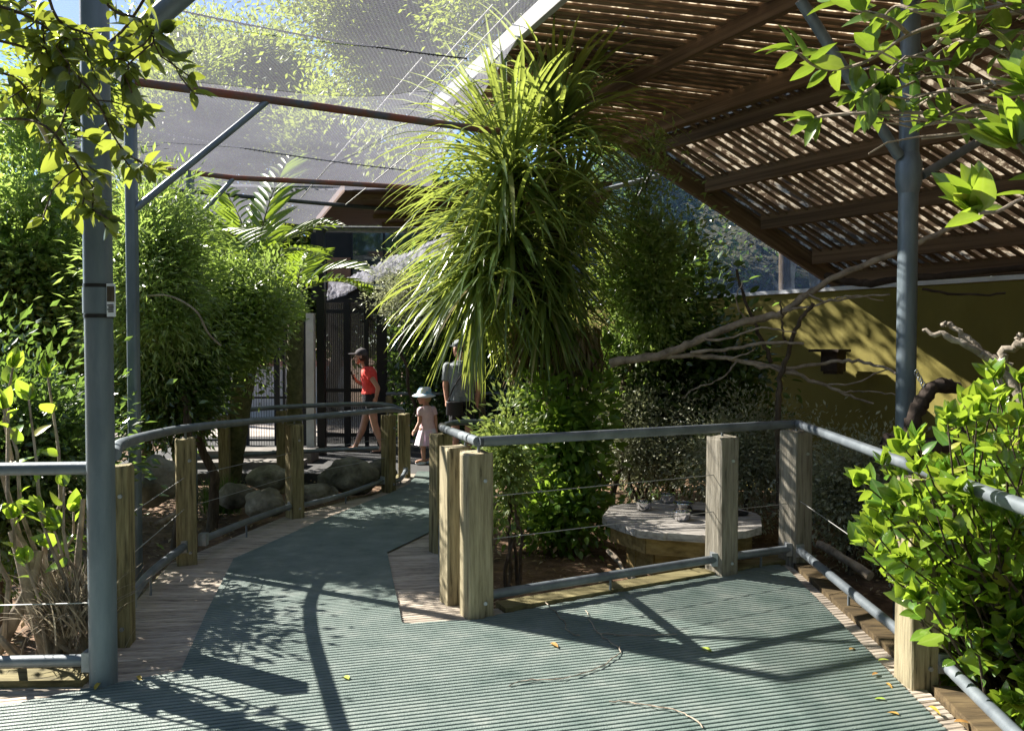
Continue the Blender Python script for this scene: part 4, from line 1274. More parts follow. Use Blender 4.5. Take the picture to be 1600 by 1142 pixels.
# ---- cabbage tree
def blade_mesh(e, L, bend, w, n=8, mat='sword_leaf'):
    """one sword leaf starting at elevation e in the xz plane"""
    vs = []
    p = np.array([0.0, 0, 0])
    for i in range(n + 1):
        t = i / n
        a = e - bend * t ** 1.6
        ww = w * (0.55 + 0.45 * min(1, t * 5)) * (1 - t ** 3.5) + 0.001
        tn = np.array([math.cos(a), 0, math.sin(a)]); nn = np.array([-math.sin(a), 0, math.cos(a)])
        vs += [p + np.array([0, ww / 2, 0]) + nn * ww * 0.18, p.copy(), p - np.array([0, ww / 2, 0]) + nn * ww * 0.18]
        p = p + tn * L / n
    fs = []
    for i in range(n):
        for k in (0, 1):
            a = i * 3 + k
            fs.append((a, a + 3, a + 4, a + 1))
    return np.array(vs), np.array(fs)


random.seed(21)
CYO = 0.85
cb = at(872, 870, 6.6 + CYO)
ct = thing('cabbage_tree', 'large cabbage tree with long drooping sword leaves behind the front railing', 'tree', (cb.x, 6.6 + CYO, GARDEN))
heads = [(868, 195, 6.5, 1.22, 230, (-20, 92)), (748, 415, 6.05, 1.12, 110, (-78, 5)), (795, 262, 6.15, 1.2, 210, (-40, 88)), (895, 315, 6.6, 0.95, 130, (-45, 80)), (800, 365, 6.1, 1.12, 190, (-60, 60)), (875, 400, 6.4, 0.95, 130, (-60, 55)), (765, 345, 6.3, 1.0, 120, (-55, 55)), (850, 455, 6.3, 1.0, 150, (-80, 15))]
heads = [(h[0], h[1], h[2] + CYO, h[3] * 1.08, h[4], h[5]) for h in heads]
tm = MB()
trunk_pts = smoothpath([(cb.x, 6.6 + CYO, GARDEN - 0.1), at(878, 720, 6.55 + CYO), at(868, 600, 6.5 + CYO), at(862, 480, 6.45 + CYO)], 6)
tm.tube(trunk_pts, [0.13 - 0.04 * i / (len(trunk_pts) - 1) for i in range(len(trunk_pts))], 12)
for (px, py, Y, L, n, er) in heads:
    tm.tube(smoothpath([trunk_pts[-4], trunk_pts[-1].lerp(at(px, py + 40, Y), 0.5) + Vector((0, 0, -.05)), at(px, py, Y)], 6), 0.055, 8)
tm.build('trunk', 'bark', ct, True)
variants = {}
bl = []
for hi, (px, py, Y, L, n, er) in enumerate(heads):
    c = at(px, py, Y)
    for k in range(int(n * 1.3)):
        t = (k + random.random()) / (n * 1.3)
        e = er[1] + (er[0] - er[1]) * t ** 0.8 + random.gauss(0, 7)
        az = random.uniform(0, 360)
        bl.append((hi, c, e, az, L * random.uniform(0.78, 1.12) * (0.9 if e < 0 else 1), (-math.sin(R(az)) * 0.6 - math.cos(R(az)) * 0.5) + random.uniform(-0.3, .3)))
bl.sort(key=lambda q: -q[5])
rest_v, rest_f, rest_r, nv = [], [], [], 0
for i, (hi, c, e, az, L, key) in enumerate(bl):
    eb = int(round(e / 12.0)) * 12
    vk = random.randint(0, 1)
    if (eb, vk) not in variants:
        bend = R(random.uniform(10, 35)) if eb > 66 else R(random.uniform(35, 65)) if eb > 42 else (R(random.uniform(55, 95)) if eb > -10 else R(max(8, min(38, 66 + eb))))
        V, Q = blade_mesh(R(eb), 1.0, bend, 0.031)
        variants[(eb, vk)] = (V, Q, mesh_np('blade', V, Q, 'sword_leaf', True, None, np.tile([0., 1., 0.], len(V) // 3)))
    V, Q, me = variants[(eb, vk)]
    up_ = Vector((0, 0, random.uniform(-0.18, 0.08)))
    M = Matrix.Translation(c + up_) @ Matrix.Rotation(R(az), 4, 'Z') @ Matrix.Rotation(R(random.gauss(0, 8)), 4, 'X') @ Matrix.Diagonal((L, L * random.uniform(.8, 1.15), L, 1))
    if i < 300:
        put('blade', me, parent=ct, matrix=M)
    else:
        A = np.array(M)
        rest_v.append(V @ A[:3, :3].T + A[:3, 3]); rest_f.append(Q + nv); nv += len(V)
        rest_r.append(np.full(len(V), random.random()))
o = put('blades_behind', mesh_np('blades_behind', np.concatenate(rest_v) - np.array((cb.x, 6.6 + CYO, 0)), np.concatenate(rest_f), 'sword_leaf', True, np.concatenate(rest_r)), (cb.x, 6.6 + CYO, 0), ct)
o['kind'] = 'stuff'
# dead leaf skirts
for (px, py, w_, h_) in ((915, 545, 0.16, 0.55), (812, 530, 0.12, 0.40), (875, 540, 0.14, 0.5)):
    c = at(px, py, 6.45 + CYO)
    C, D = [], []
    for k in range(200):
        a = random.uniform(0, 6.28)
        C.append(c + Vector((math.cos(a) * w_ * random.random(), math.sin(a) * w_ * random.random(), h_ * random.uniform(-0.2, 0.5))))
        D.append((math.cos(a) * .12 + random.gauss(0, .12), math.sin(a) * .12, -1))
    cloud('dead_skirt', C, D, [random.uniform(0.2, 0.42) for _ in C], 'dry_leaf', ct, (T_TINY[0] * [1, .22, 1], T_TINY[1]), 0)

# climbing vine with broad leaves on its trunk
random.seed(31)
vn = thing('climbing_vine', 'broad leaved green vine climbing the cabbage tree trunk', 'vine', (cb.x, 6.4 + CYO, GARDEN))
vm = MB(); LV = []
for k in range(44):
    z0 = random.uniform(-0.3, 0.2); a0 = random.uniform(0, 6.28)
    top = at(random.uniform(790, 965), random.uniform(540, 760), 6.4 + CYO + random.uniform(-.22, .22))
    b0 = Vector((cb.x + 0.15 * math.cos(a0), 6.5 + CYO + 0.15 * math.sin(a0), z0))
    pth = wander(b0, top, 7, 0.10)
    vm.tube(pth, [0.010 - 0.001 * i for i in range(7)], 5)
    LV += twig_leaves(pth, 10, 0.14, 0.15, 1.0, 2, -0.3)
vm.build('stem', 'bark', vn, True)
LV.sort(key=lambda l: l[0].y)
leaf_objs('leaf', LV[:290], leaf_protos('vine_leaf', 0.5), vn)
vm2 = LV[290:]
if vm2:
    cloud('foliage', [l[0] for l in vm2], [l[1] for l in vm2], [l[3] for l in vm2], 'vine_leaf', vn, T_OVAL, 0.3, True)
tree_px('trunk_creeper', 'sunlit creeper tangled round the cabbage tree trunk above the rail', (800, 965, 555, 800), 7.0, 0.22, 80, 26, 0.10, 'vine_leaf', 0.012, seed=36, sig=0.1, cat='vine', T=T_OVAL, stems=3, bx=872)
# rambling low plants under the tree
tree_px('low_plant', 'leafy undergrowth at the foot of the cabbage tree', (790, 960, 740, 860), 6.9, 0.35, 90, 34, 0.08, 'vine_leaf', 0.012, seed=33, sig=0.1, cat='shrub', T=T_OVAL, stems=4)

# ---- left garden trees
GL = 'fine leaved trees left of the path'
tree_px('fine_leaved_tree', 'bright fine leaved tree at the left edge behind the thick pole', (-230, 200, 175, 700), 7.4, 0.75, 260, 170, 0.085, 'fine_leaf', 0.07, seed=41, sig=0.15, shell=0.4, group=GL)
tree_px('fine_leaved_tree', 'fine leaved tree wrapped around the slim grey pole', (160, 335, 215, 640), 6.6, 0.7, 190, 110, 0.08, 'fine_leaf', 0.05, seed=42, sig=0.13, shell=0.45, group=GL, bx=300, T=T_NARROW, limbs=26)
tree_px('fine_leaved_tree', 'rounded fine leaved tree beside the palm above the rocks', (268, 455, 392, 610), 7.6, 0.75, 230, 150, 0.055, 'fine_leaf', 0.06, seed=43, sig=0.115, shell=0.4, group=GL, bx=328)
tree_px('fine_leaved_tree', 'low dark leaved tree under the slim pole', (190, 350, 500, 700), 7.0, 0.5, 150, 100, 0.065, 'dark_leaf', 0.04, seed=44, sig=0.14, group=GL)
tree_px('fine_leaved_tree', 'dark thicket behind the left shrub', (-140, 140, 540, 900), 4.9, 0.55, 190, 90, 0.07, 'dark_leaf', 0.04, seed=45, sig=0.17, group=GL)

# bare twig arching out of the foliage
tag(MB().tube(smoothpath([at(212, 465, 6.0), at(262, 462, 6.0), at(305, 485, 6.0), at(325, 520, 6.1), at(345, 540, 6.2)], 6), 0.008, 6).build('bare_twig', 'pale_bark', None, True), 'thin pale bare twig arching over the left foliage', 'twig')

# ---- nikau palms
def palm(label, base, top, fronds, tr, seed):
    random.seed(seed)
    base, top = Vector(base), Vector(top)
    root = thing('palm', label, 'palm', base, 'palms beside the left railing')
    tm = MB(); n = 26
    pts = [base.lerp(top, i / n) for i in range(n + 1)]
    tm.tube(pts, [tr * (1 + (0.07 if i % 2 else 0)) for i in range(n + 1)], 12)
    tm.build('trunk', 'palm_trunk', root, True)
    sh = MB(); sh.tube([top, top + Vector((0, 0, 0.18)), top + Vector((0, 0, 0.4))], [tr * 1.25, tr * 1.2, tr * 0.6], 10)
    sh.build('crown_shaft', 'palm_leaf', root, True)
    protos = leaf_protos('palm_leaf', 0.13, n=4, rows=5, fold=0.3)
    cnt = 0
    for (az, e0, L, bend) in fronds:
        sm, lv = MB(), []
        frond(sm, lv, top + Vector((0, 0, 0.3)), R(az), R(e0), L, R(bend), 19, 0.33 * L)
        fo = sm.build('frond', 'palm_trunk', root, True)
        # leaflets of a palm frond stand in a shallow V
        lv = [(p, (Vector(d) + Vector((0, 0, 0.30))).normalized(), Vector((0, -1, 0.55)) + rv(.25), l) for (p, d, nn, l) in lv]
        leaf_objs('leaflet', lv, protos, fo)
    return root


a = Vector((at(356, 700, 9.6).x, 9.6, GARDEN))
palm('ringed palm with upright fronds beside the fine leaved trees', a, at(398, 470, a.y - 0.6), [(60, 82, 1.75, 30), (172, 66, 1.5, 50), (150, 80, 1.5, 45), (10, 62, 1.3, 70), (200, 45, 1.4, 80), (330, 45, 1.3, 90), (265, 55, 1.2, 80), (95, 60, 1.4, 60)], 0.125, 51)
b = Vector((at(458, 700, 10.2).x, 10.2, GARDEN))
palm('slim palm with drooping fronds before the cream post', b, at(462, 500, b.y), [(20, 60, 1.25, 95), (70, 72, 1.1, 60), (150, 50, 1.1, 90), (345, 38, 1.3, 90), (240, 45, 1.0, 90), (300, 65, 1.0, 60)], 0.105, 52)

# ---- rocks
def rock(label, px, py, w, h, Y, seed):
    c = at(px, py, Y)
    bm = bmesh.new()
    bmesh.ops.create_icosphere(bm, subdivisions=4, radius=1)
    for v in bm.verts:
        p = v.co.copy()
        d = 1 + 0.30 * noise.noise(p * 1.1 + Vector((seed, 0, 0))) + 0.16 * (0.5 - abs(noise.noise(p * 2.3 + Vector((0, seed, 0))))) + 0.05 * noise.noise(p * 7 + Vector((0, 0, seed)))
        v.co = Vector((p.x * w, p.y * w * 0.8, p.z * h)) * d
    me = bpy.data.meshes.new('boulder'); bm.to_mesh(me); bm.free()
    for p in me.polygons: p.use_smooth = True
    me.materials.append(MATS['rock'])
    return tag(put('boulder', me, c), label, 'rock')


rock('large rounded boulder beside the slim grey pole', 245, 752, 0.17, 0.19, 5.9, 1)
rock('broad mossy boulder left of the woman below the far rail', 545, 742, 0.32, 0.20, 8.8, 2)
rock('small boulder behind the second post of the left railing', 415, 786, 0.19, 0.14, 7.6, 3)
rock('flat boulder in shade between the palm and the railing post', 420, 746, 0.22, 0.13, 8.6, 4)
rock('low dark boulder right of the second left post', 490, 770, 0.22, 0.09, 8.3, 5)
rock('dark boulder hidden behind the palm grass', 370, 775, 0.18, 0.12, 7.9, 6)
rock('dark boulder next to the end post of the left railing', 592, 735, 0.2, 0.13, 9.3, 7)


def tuft(name, label, base, n, h, mat, spread, seed, droop=0.5):
    random.seed(seed)
    root = thing(name, label, 'grass', base)
    V, Fq, rr, k = [], [], [], 0
    for i in range(n):
        e = random.uniform(45, 88)
        v, q = blade_mesh(R(e), h * random.uniform(.6, 1.1), R(random.uniform(20, 110)) * droop * 2 * (1.1 - e / 100), 0.008, 5)
        M = np.array(Matrix.Translation(Vector(base) + Vector((random.gauss(0, spread), random.gauss(0, spread), 0))) @ Matrix.Rotation(random.uniform(0, 6.28), 4, 'Z'))
        V.append(v @ M[:3, :3].T + M[:3, 3] - np.array(base)); Fq.append(q + k); k += len(v); rr.append(np.full(len(v), random.random()))
    o = put('grass_blades', mesh_np('grass_blades', np.concatenate(V), np.concatenate(Fq), mat, False, np.concatenate(rr)), base, root)
    o['kind'] = 'stuff'


tuft('grass_tuft', 'green grass tuft at the foot of the ringed palm', gr(348, 800, -0.3), 320, 0.42, 'grass_leaf', 0.09, 1)
tuft('dry_tuft', 'dry straw coloured grass tuft behind the near left railing', Vector((-2.12, 3.72, 0.12)), 420, 0.36, 'dry_grass', 0.05, 2, 0.7)
tuft('dry_tuft', 'grey matted dry stalks beneath the straw tuft', Vector((-2.14, 3.78, -0.2)), 260, 0.34, 'dry_grass', 0.10, 3, 1.2)

# ---- glossy shrub at the left edge
random.seed(61)
def stem_shrub(name, label, base, tips, leaf, nleaf, mat, protos, stem_r, start, bark='bark', limit=300, cat='shrub', tipwhorl=5, spread=.9, upl=.5):
    root = thing(name, label, cat, base)
    sm = MB(); LV = []
    for tpt in tips:
        b0 = Vector(base) + Vector((random.gauss(0, .05), random.gauss(0, .05), 0))
        pth = wander(b0, tpt, 8, 0.10)
        sm.tube(pth, [stem_r * (1 - 0.75 * i / 7) for i in range(8)], 6)
        LV += twig_leaves(pth, nleaf, leaf, start, spread, tipwhorl, upl)
    sm.build('stem', bark, root, True)
    LV.sort(key=lambda l: l[0].y)
    leaf_objs('leaf', LV[:limit], protos, root)
    if LV[limit:]:
        q = LV[limit:]
        cloud('foliage', [l[0] for l in q], [l[1] for l in q], [l[3] for l in q], mat, root, T_WIDE, 0.5, True)
    return root


gl = leaf_protos('glossy_leaf', 0.55)
tips = [at(20, 575, 3.75), at(75, 590, 3.75), at(45, 625, 3.65), at(5, 640, 3.7), at(15, 600, 3.9), at(-40, 600, 3.7), at(100, 760, 3.7), at(60, 800, 3.6), at(85, 830, 3.65), at(20, 810, 3.6), at(-30, 780, 3.7), at(40, 880, 3.6), at(115, 800, 3.9)]
stem_shrub('glossy_shrub', 'leggy shrub with big glossy backlit leaves at the left edge', Vector((-2.2, 3.75, GARDEN)), tips, 0.105, 3, 'glossy_leaf', gl, 0.02, 0.75, 'perch_bark', tipwhorl=5)
random.seed(62)
for k, (a, b) in enumerate((((0, 1010), (40, 850)), ((95, 1000), (45, 900)), ((95, 1000), (125, 870)))):
    pass
cs = thing('crooked_stem', 'crooked forked brown stem rising behind the near left railing', 'tree trunk', Vector((-2.15, 3.7, GARDEN)))
m = MB()
m.tube(smoothpath([at(78, 1040, 3.72), at(68, 990, 3.7), at(50, 940, 3.7), at(35, 880, 3.7), at(20, 830, 3.75)], 5), [0.045 - 0.0012 * i for i in range(21)], 8)
m.tube(smoothpath([at(80, 1035, 3.72), at(100, 990, 3.72), at(118, 940, 3.75), at(122, 870, 3.8), at(130, 780, 3.9)], 5), [0.032 - 0.001 * i for i in range(21)], 8)
m.tube(smoothpath([at(-10, 1020, 3.7), at(20, 970, 3.7), at(45, 920, 3.7), at(60, 860, 3.75)], 5), [0.04 - 0.001 * i for i in range(16)], 8)
m.build('stem', 'perch_bark', cs, True)

# ---- overhanging leaves, upper left
random.seed(71)
ob = thing('overhanging_branch', 'dark backlit leafy branches hanging across the thick pole, upper left', 'branch', at(-60, 60, 2.9))
sm, LV = MB(), []
runs = [((-60, 50), (70, 85), (140, 140), (185, 225), (230, 262), 2.85), ((260, -60), (190, 50), (125, 85), (60, 125), (5, 160), 2.9), ((-60, 190), (55, 190), (115, 250), (140, 300), (150, 330), 2.9),
        ((60, -70), (90, 30), (150, 60), (195, 120), (215, 175), 2.75), ((-60, 110), (20, 120), (60, 170), (90, 215), (110, 265), 3.0), ((-50, 0), (30, 20), (90, 60), (110, 120), (120, 160), 2.8), ((140, -60), (170, 10), (215, 30), (240, 60), (225, 90), 2.8), ((-50, -30), (20, -10), (60, 20), (70, 70), (80, 110), 2.9)]
for rn in runs:
    pth = smoothpath([at(px, py, rn[-1] + random.uniform(-.12, .12)) for px, py in rn[:-1]], 5)
    sm.tube(pth, [0.006 - 0.00018 * i for i in range(len(pth))], 6)
    LV += twig_leaves(pth, 26, 0.10, 0.05, 1.0, 3, -0.1)
    for k in range(5):
        i = random.randint(6, len(pth) - 3)
        q = wander(pth[i], pth[i] + Vector((random.uniform(-.15, .15), random.uniform(-.1, .1), random.uniform(-.22, .02))), 5, .1)
        sm.tube(q, 0.003, 5)
        LV += twig_leaves(q, 5, 0.08, 0.2, 1.0, 3, -0.1)
sm.build('twig', 'bark', ob, True)
random.shuffle(LV)
leaf_objs('leaf', LV[:300], leaf_protos('branch_leaf', 0.45, fold=.2), ob)
q = LV[300:]
cloud('foliage', [l[0] for l in q], [l[1] for l in q], [l[3] for l in q], 'branch_leaf', ob, T_OVAL, 0.5, True)

# ---- overhanging leaves, upper right
random.seed(81)
ob = thing('overhanging_branch', 'leafy branch with big yellow green leaves hanging under the slatted roof, upper right', 'branch', at(1660, 30, 2.7))
sm, LV = MB(), []
Yr = 2.6
runs = [([(1680, 10), (1500, 32), (1420, 55), (1350, 98), (1285, 108), (1240, 78)], 14, 0.5), ([(1420, 55), (1390, 30), (1340, 15), (1310, -5)], 8, 0.3), ([(1500, 32), (1450, 80), (1400, 100), (1365, 135), (1340, 150)], 14, .3), ([(1680, 60), (1560, 50), (1480, 75), (1440, 110)], 12, .2),
        ([(1680, 195), (1560, 182), (1400, 176), (1300, 180), (1268, 186)], 4, 0.85), ([(1680, 120), (1560, 130), (1460, 120), (1400, 140)], 3, 0.4), ([(1400, 100), (1385, 130), (1375, 160)], 6, .2), ([(1680, -20), (1560, 10), (1500, 20), (1470, 10)], 12, .1), ([(1680, 90), (1600, 95), (1540, 70), (1500, 60)], 14, .1), ([(1680, 40), (1600, 20), (1540, 0), (1490, -10)], 14, .1), ([(1500, 32), (1440, 20), (1400, 10), (1370, 40)], 10, .2), ([(1680, 150), (1560, 150), (1480, 140), (1430, 165), (1390, 150)], 7, .5), ([(1680, 130), (1600, 170), (1520, 165), (1460, 190)], 2, .6)]
for pts, n, stt in runs:
    pth = smoothpath([at(px, py, Yr + random.uniform(-.15, .15)) for px, py in pts], 5)
    sm.tube(pth, [0.008 - 0.004 * i / len(pth) for i in range(len(pth))], 6)
    LV += twig_leaves(pth, n, 0.118, stt, 0.9, 4, 0.2)
for k in range(34):                       # bare side twigs
    a = at(random.uniform(1420, 1640), random.uniform(90, 200), Yr + random.uniform(-.2, .2))
    sm.tube(wander(a, a + Vector((random.uniform(-.35, .1), random.uniform(-.2, .2), random.uniform(-.08, .08))), 6, .08), 0.003, 5)
sm.build('twig', 'perch_bark', ob, True)
pl = leaf_protos('puka_leaf', 0.40, fold=.18)
leaf_objs('leaf', LV, pl, ob)
ob = thing('overhanging_branch', 'sunlit rosette of large pale green leaves at the right edge', 'branch', at(1640, 300, 2.3))
sm, LV = MB(), []
for pts, n in (([(1680, 290), (1600, 310), (1560, 330), (1530, 333)], 3), ([(1680, 290), (1650, 265), (1610, 245), (1590, 225)], 3), ([(1680, 290), (1665, 190), (1640, 140), (1610, 140)], 2)):
    pth = smoothpath([at(px, py, 2.3) for px, py in pts], 5)
    sm.tube(pth, 0.006, 6)
    c = pth[-1]
    for k in range(9):
        d = Vector((random.uniform(-1.1, .9), random.uniform(-.6, .6), random.uniform(0.3, 1.3))).normalized()
        LV.append((c, d, (Vector((0, -1, .4)) + rv(.4)), 0.16 * random.uniform(.75, 1.15)))
    LV += twig_leaves(pth, n, 0.12, 0.2)
sm.build('twig', 'perch_bark', ob, True)
leaf_objs('leaf', LV, leaf_protos('glossy_leaf', 0.46, fold=.15), ob)

# ---- big bright shrub at the right
random.seed(91)
bb = Vector((2.45, 3.55, GARDEN))
tips = []
for k in range(320):
    px = random.uniform(1345, 1690); Y = random.uniform(2.9, 4.0)
    lo = 580 + max(0, 1560 - px) * 0.75
    py = random.uniform(lo, 1130)
    if px < 1460 and py > 940: py -= 160
    p = at(px, py, Y)
    if p.x < 1.92 and p.z < 0.5: p.x += 0.3
    tips.append(p)
stem_shrub('bright_shrub', 'big sunlit shrub with glossy bright green leaves crowding the right railing', bb, tips, 0.096, 9, 'glossy_leaf', gl, 0.011, 0.62, 'bark', 300, tipwhorl=7)

# ================================================================== DEAD BRANCHES AND LOGS
def perch(label, runs, mat='perch_bark', name='perch_branch', cat='branch', seed=0):
    random.seed(seed + 300)
    root = thing(name, label, cat, at(*runs[0][0][0]))
    m = MB()
    for pts, r0, r1 in runs:
        pth = smoothpath([at(*p) for p in pts], 6)
        n = len(pth)
        pth = [p + rv(0.006) for p in pth]
        m.tube(pth, [(r0 + (r1 - r0) * i / (n - 1)) * random.uniform(.86, 1.14) for i in range(n)], 8)
    m.build('limb', mat, root, True)
    return root


perch('long forked perch branch reaching from the cabbage tree up to the roof', [
    ([(955, 567, 6.7), (1040, 553, 6.6), (1090, 532, 6.6), (1165, 502, 6.6), (1215, 492, 6.6), (1262, 460, 6.5), (1312, 430, 6.4), (1420, 388, 6.2), (1500, 350, 6)], 0.037, 0.022),
    ([(1000, 557, 6.65), (1100, 556, 6.6), (1165, 565, 6.5), (1232, 575, 6.5), (1300, 565, 6.4), (1350, 566, 6.2), (1412, 585, 5.6)], 0.024, 0.01),
    ([(1165, 565, 6.5), (1240, 585, 6.4), (1310, 610, 6.3), (1362, 632, 6.2)], 0.02, 0.008),
    ([(1310, 612, 6.3), (1350, 612, 6.2), (1400, 617, 6.0)], 0.008, 0.005),
    ([(1080, 550, 6.6), (1140, 545, 6.5), (1200, 536, 6.4), (1255, 537, 6.3)], 0.016, 0.012),
    ([(1215, 492, 6.6), (1240, 483, 6.5), (1310, 468, 6.3), (1390, 460, 6.0)], 0.013, 0.007),
    ([(1140, 562, 6.5), (1180, 548, 6.4)], 0.01, 0.005),
    ([(1150, 565, 6.5), (1130, 590, 6.5), (1090, 605, 6.5), (1066, 622, 6.5)], 0.009, 0.004), ([(1090, 532, 6.6), (1140, 528, 6.5), (1190, 512, 6.4), (1245, 520, 6.3)], .012, .005), ([(1232, 575, 6.5), (1270, 596, 6.4), (1330, 600, 6.2), (1385, 575, 6.0)], .011, .005), ([(1262, 460, 6.5), (1290, 470, 6.3), (1330, 462, 6.2), (1380, 470, 6.1)], .010, .005), ([(1165, 502, 6.6), (1150, 470, 6.5), (1160, 440, 6.5)], .009, .004)], seed=1)
perch('thin leaning stick rising from the perch branch beside the netting', [([(1150, 420, 6.9), (1165, 470, 6.9), (1185, 520, 6.8), (1205, 565, 6.7)], 0.012, 0.018)], 'bark', 'upright_stick', 'stick', 2)
perch('crooked upright stick before the olive wall', [([(1268, 475, 6.3), (1246, 508, 6.35), (1228, 560, 6.4), (1218, 600, 6.4), (1215, 660, 6.4), (1218, 790, 6.4)], 0.016, 0.026), ([(1220, 470, 6.35), (1222, 500, 6.35), (1226, 535, 6.4)], .006, .01)], 'bark', 'upright_stick', 'stick', 3)
perch('gnarled vine hanging under the eaves left and right of the round pole', [([(1290, 432, 7.2), (1340, 442, 7.0), (1410, 436, 6.6), (1480, 430, 6.3), (1640, 415, 6.0)], 0.035, 0.025), ([(1440, 450, 6.3), (1500, 460, 6.2), (1570, 458, 6.0)], .012, .008)], 'dark_log', 'hanging_vine', 'vine', 4)
perch('pale dead forked branch rising out of the bright shrub', [
    ([(1443, 516, 3.9), (1480, 527, 3.85), (1530, 550, 3.8), (1562, 575, 3.75), (1640, 680, 3.6)], 0.010, 0.026),
    ([(1470, 508, 3.9), (1485, 507, 3.9), (1515, 532, 3.85), (1545, 560, 3.8), (1575, 572, 3.75)], 0.009, 0.024),
    ([(1565, 640, 3.7), (1560, 590, 3.75), (1563, 560, 3.75), (1585, 540, 3.7), (1620, 528, 3.6)], 0.022, 0.018),
    ([(1560, 640, 3.7), (1568, 700, 3.7), (1560, 900, 3.7)], 0.022, 0.03),
    ([(1590, 530, 3.7), (1592, 522, 3.7)], 0.01, 0.012)], 'pale_bark', 'dead_branch', 'branch', 5)
perch('thick dark curled log chained to the round pole', [
    ([(1385, 690, 4.9), (1400, 700, 4.9), (1450, 700, 4.9), (1500, 680, 4.9), (1540, 640, 4.95)], 0.055, 0.06),
    ([(1425, 690, 4.95), (1425, 660, 4.95), (1440, 625, 4.95), (1465, 603, 4.95), (1495, 607, 4.95)], 0.05, 0.045)], 'dark_log', 'curled_log', 'log', 6)
ch = MB()
for k in range(9):
    p = at(1432 + 2.6 * k, 582 + 4.6 * k, 5.0 - 0.01 * k)
    ch.tube([p + Vector((0.012 * math.cos(a), 0.006 * math.cos(a) * (k % 2), 0.018 * math.sin(a))) for a in [i * 0.7 for i in range(10)]], 0.004, 5)
tag(ch.build('chain', 'galvanised'), 'short chain tying the curled log to the round pole', 'chain')

# nest box on the wall
nb = thing('nest_box', 'small dark wooden nest box fixed to the olive wall', 'nest box', at(1302, 580, 8.75))
c = at(1302, 565, 8.75)
Mw = Matrix.Rotation(math.atan2(WD.y, WD.x), 3, 'Z')
MB().box(c, (0.20, 0.18, 0.22), Mw).build('body', 'dark_log', nb)
MB().box(c + Vector((-0.06, -0.04, 0.125)), (0.36, 0.26, 0.03), Mw).build('lid', 'dark_log', nb)
MB().box(c + Vector((0, 0, -0.125)), (0.16, 0.14, 0.03), Mw).build('floor_board', 'dark_log', nb)

# ================================================================== FEEDING TABLE AND BOWLS
tz = 0.235
tcx, tcy = 1.26, 5.72
rot = 0.0
octo = [(0.61 * math.cos(rot + k * math.pi / 4), 0.61 * math.sin(rot + k * math.pi / 4)) for k in range(8)]
ft = thing('feeding_table', 'weathered octagonal timber feeding table behind the front railing', 'table', (tcx, tcy, GARDEN))
ta = R(6)
for k in range(11):
    v0, v1 = -0.60 + k * 0.1095, -0.60 + k * 0.1095 + 0.100
    s0, s1 = spans(octo, v0 + 1e-4), spans(octo, min(v1, 0.60))
    if not s0 or not s1: continue
    P = [(s0[0][0], v0), (s0[0][1], v0), (s1[0][1], min(v1, .60)), (s1[0][0], min(v1, .60))]
    P = [(tcx + x * math.cos(ta) - y * math.sin(ta), tcy + x * math.sin(ta) + y * math.cos(ta)) for x, y in P]
    dz = random.uniform(-0.002, 0.002)
    MB().add([(x, y, tz - 0.05 + dz) for x, y in P] + [(x, y, tz + dz) for x, y in P], [(3, 2, 1, 0), (4, 5, 6, 7), (0, 1, 5, 4), (1, 2, 6, 5), (2, 3, 7, 6), (3, 0, 4, 7)]).build('plank', 'table_wood', ft)
for k in range(8):
    a, b = octo[k], octo[(k + 1) % 8]
    A = [Vector((tcx + (x * math.cos(ta) - y * math.sin(ta)) * f, tcy + (x * math.sin(ta) + y * math.cos(ta)) * f, z)) for (x, y), f, z in ((a, 0.86, tz - 0.11), (b, 0.86, tz - 0.11), (a, .66, tz - 0.27), (b, .66, tz - 0.27))]
    MB().bar(A[0], A[1], 0.03, 0.12).build('apron_board', 'yellow_wood', ft)
    MB().bar(A[2], A[3], 0.03, 0.17).build('apron_board', 'yellow_wood', ft)
for k in range(4):
    a = ta + rot + k * math.pi / 2 + 0.2
    MB().box((tcx + 0.34 * math.cos(a), tcy + 0.34 * math.sin(a), (tz - 0.04 + GARDEN) / 2 - 0.03), (0.09, 0.09, tz - 0.04 - GARDEN + 0.06)).build('leg', 'yellow_wood', ft)
bowls = [(1006, 795, 'steel bowl at the left of the feeding table'), (1043, 783, 'steel bowl farthest back on the feeding table'), (1068, 797, 'wide steel bowl in the middle of the feeding table'), (1066, 811, 'steel bowl nearest the railing on the feeding table')]
for k, (px, py, lb) in enumerate(bowls):
    p = gr(px, py + 2, tz)
    r_b = 0.075 if k == 2 else 0.062
    prof_b = [(r_b * .7, 0), (r_b * .95, 0.012), (r_b, 0.062), (r_b * 1.12, 0.066), (r_b * 1.1, 0.070), (r_b * .93, 0.064), (r_b * .88, 0.02), (r_b * .3, 0.012)]
    tag(MB().lathe(prof_b, (p.x, p.y, tz + 0.004), 24).build('steel_bowl', 'steel_bowl', None, True), lb, 'bowl', 'steel bowls on the feeding table')
for px, py, lb in ((1092, 803, 'dark shallow dish in the middle of the feeding table'), (1155, 804, 'dark shallow dish at the right end of the feeding table')):
    p = gr(px, py, tz)
    tag(MB().lathe([(0.05, 0), (0.066, 0.004), (0.07, 0.014), (0.063, 0.014), (0.055, 0.006), (0.01, 0.005)], (p.x, p.y, tz + 0.004), 20).build('dark_dish', 'black_plastic', None, True), lb, 'dish', 'dark dishes on the feeding table')

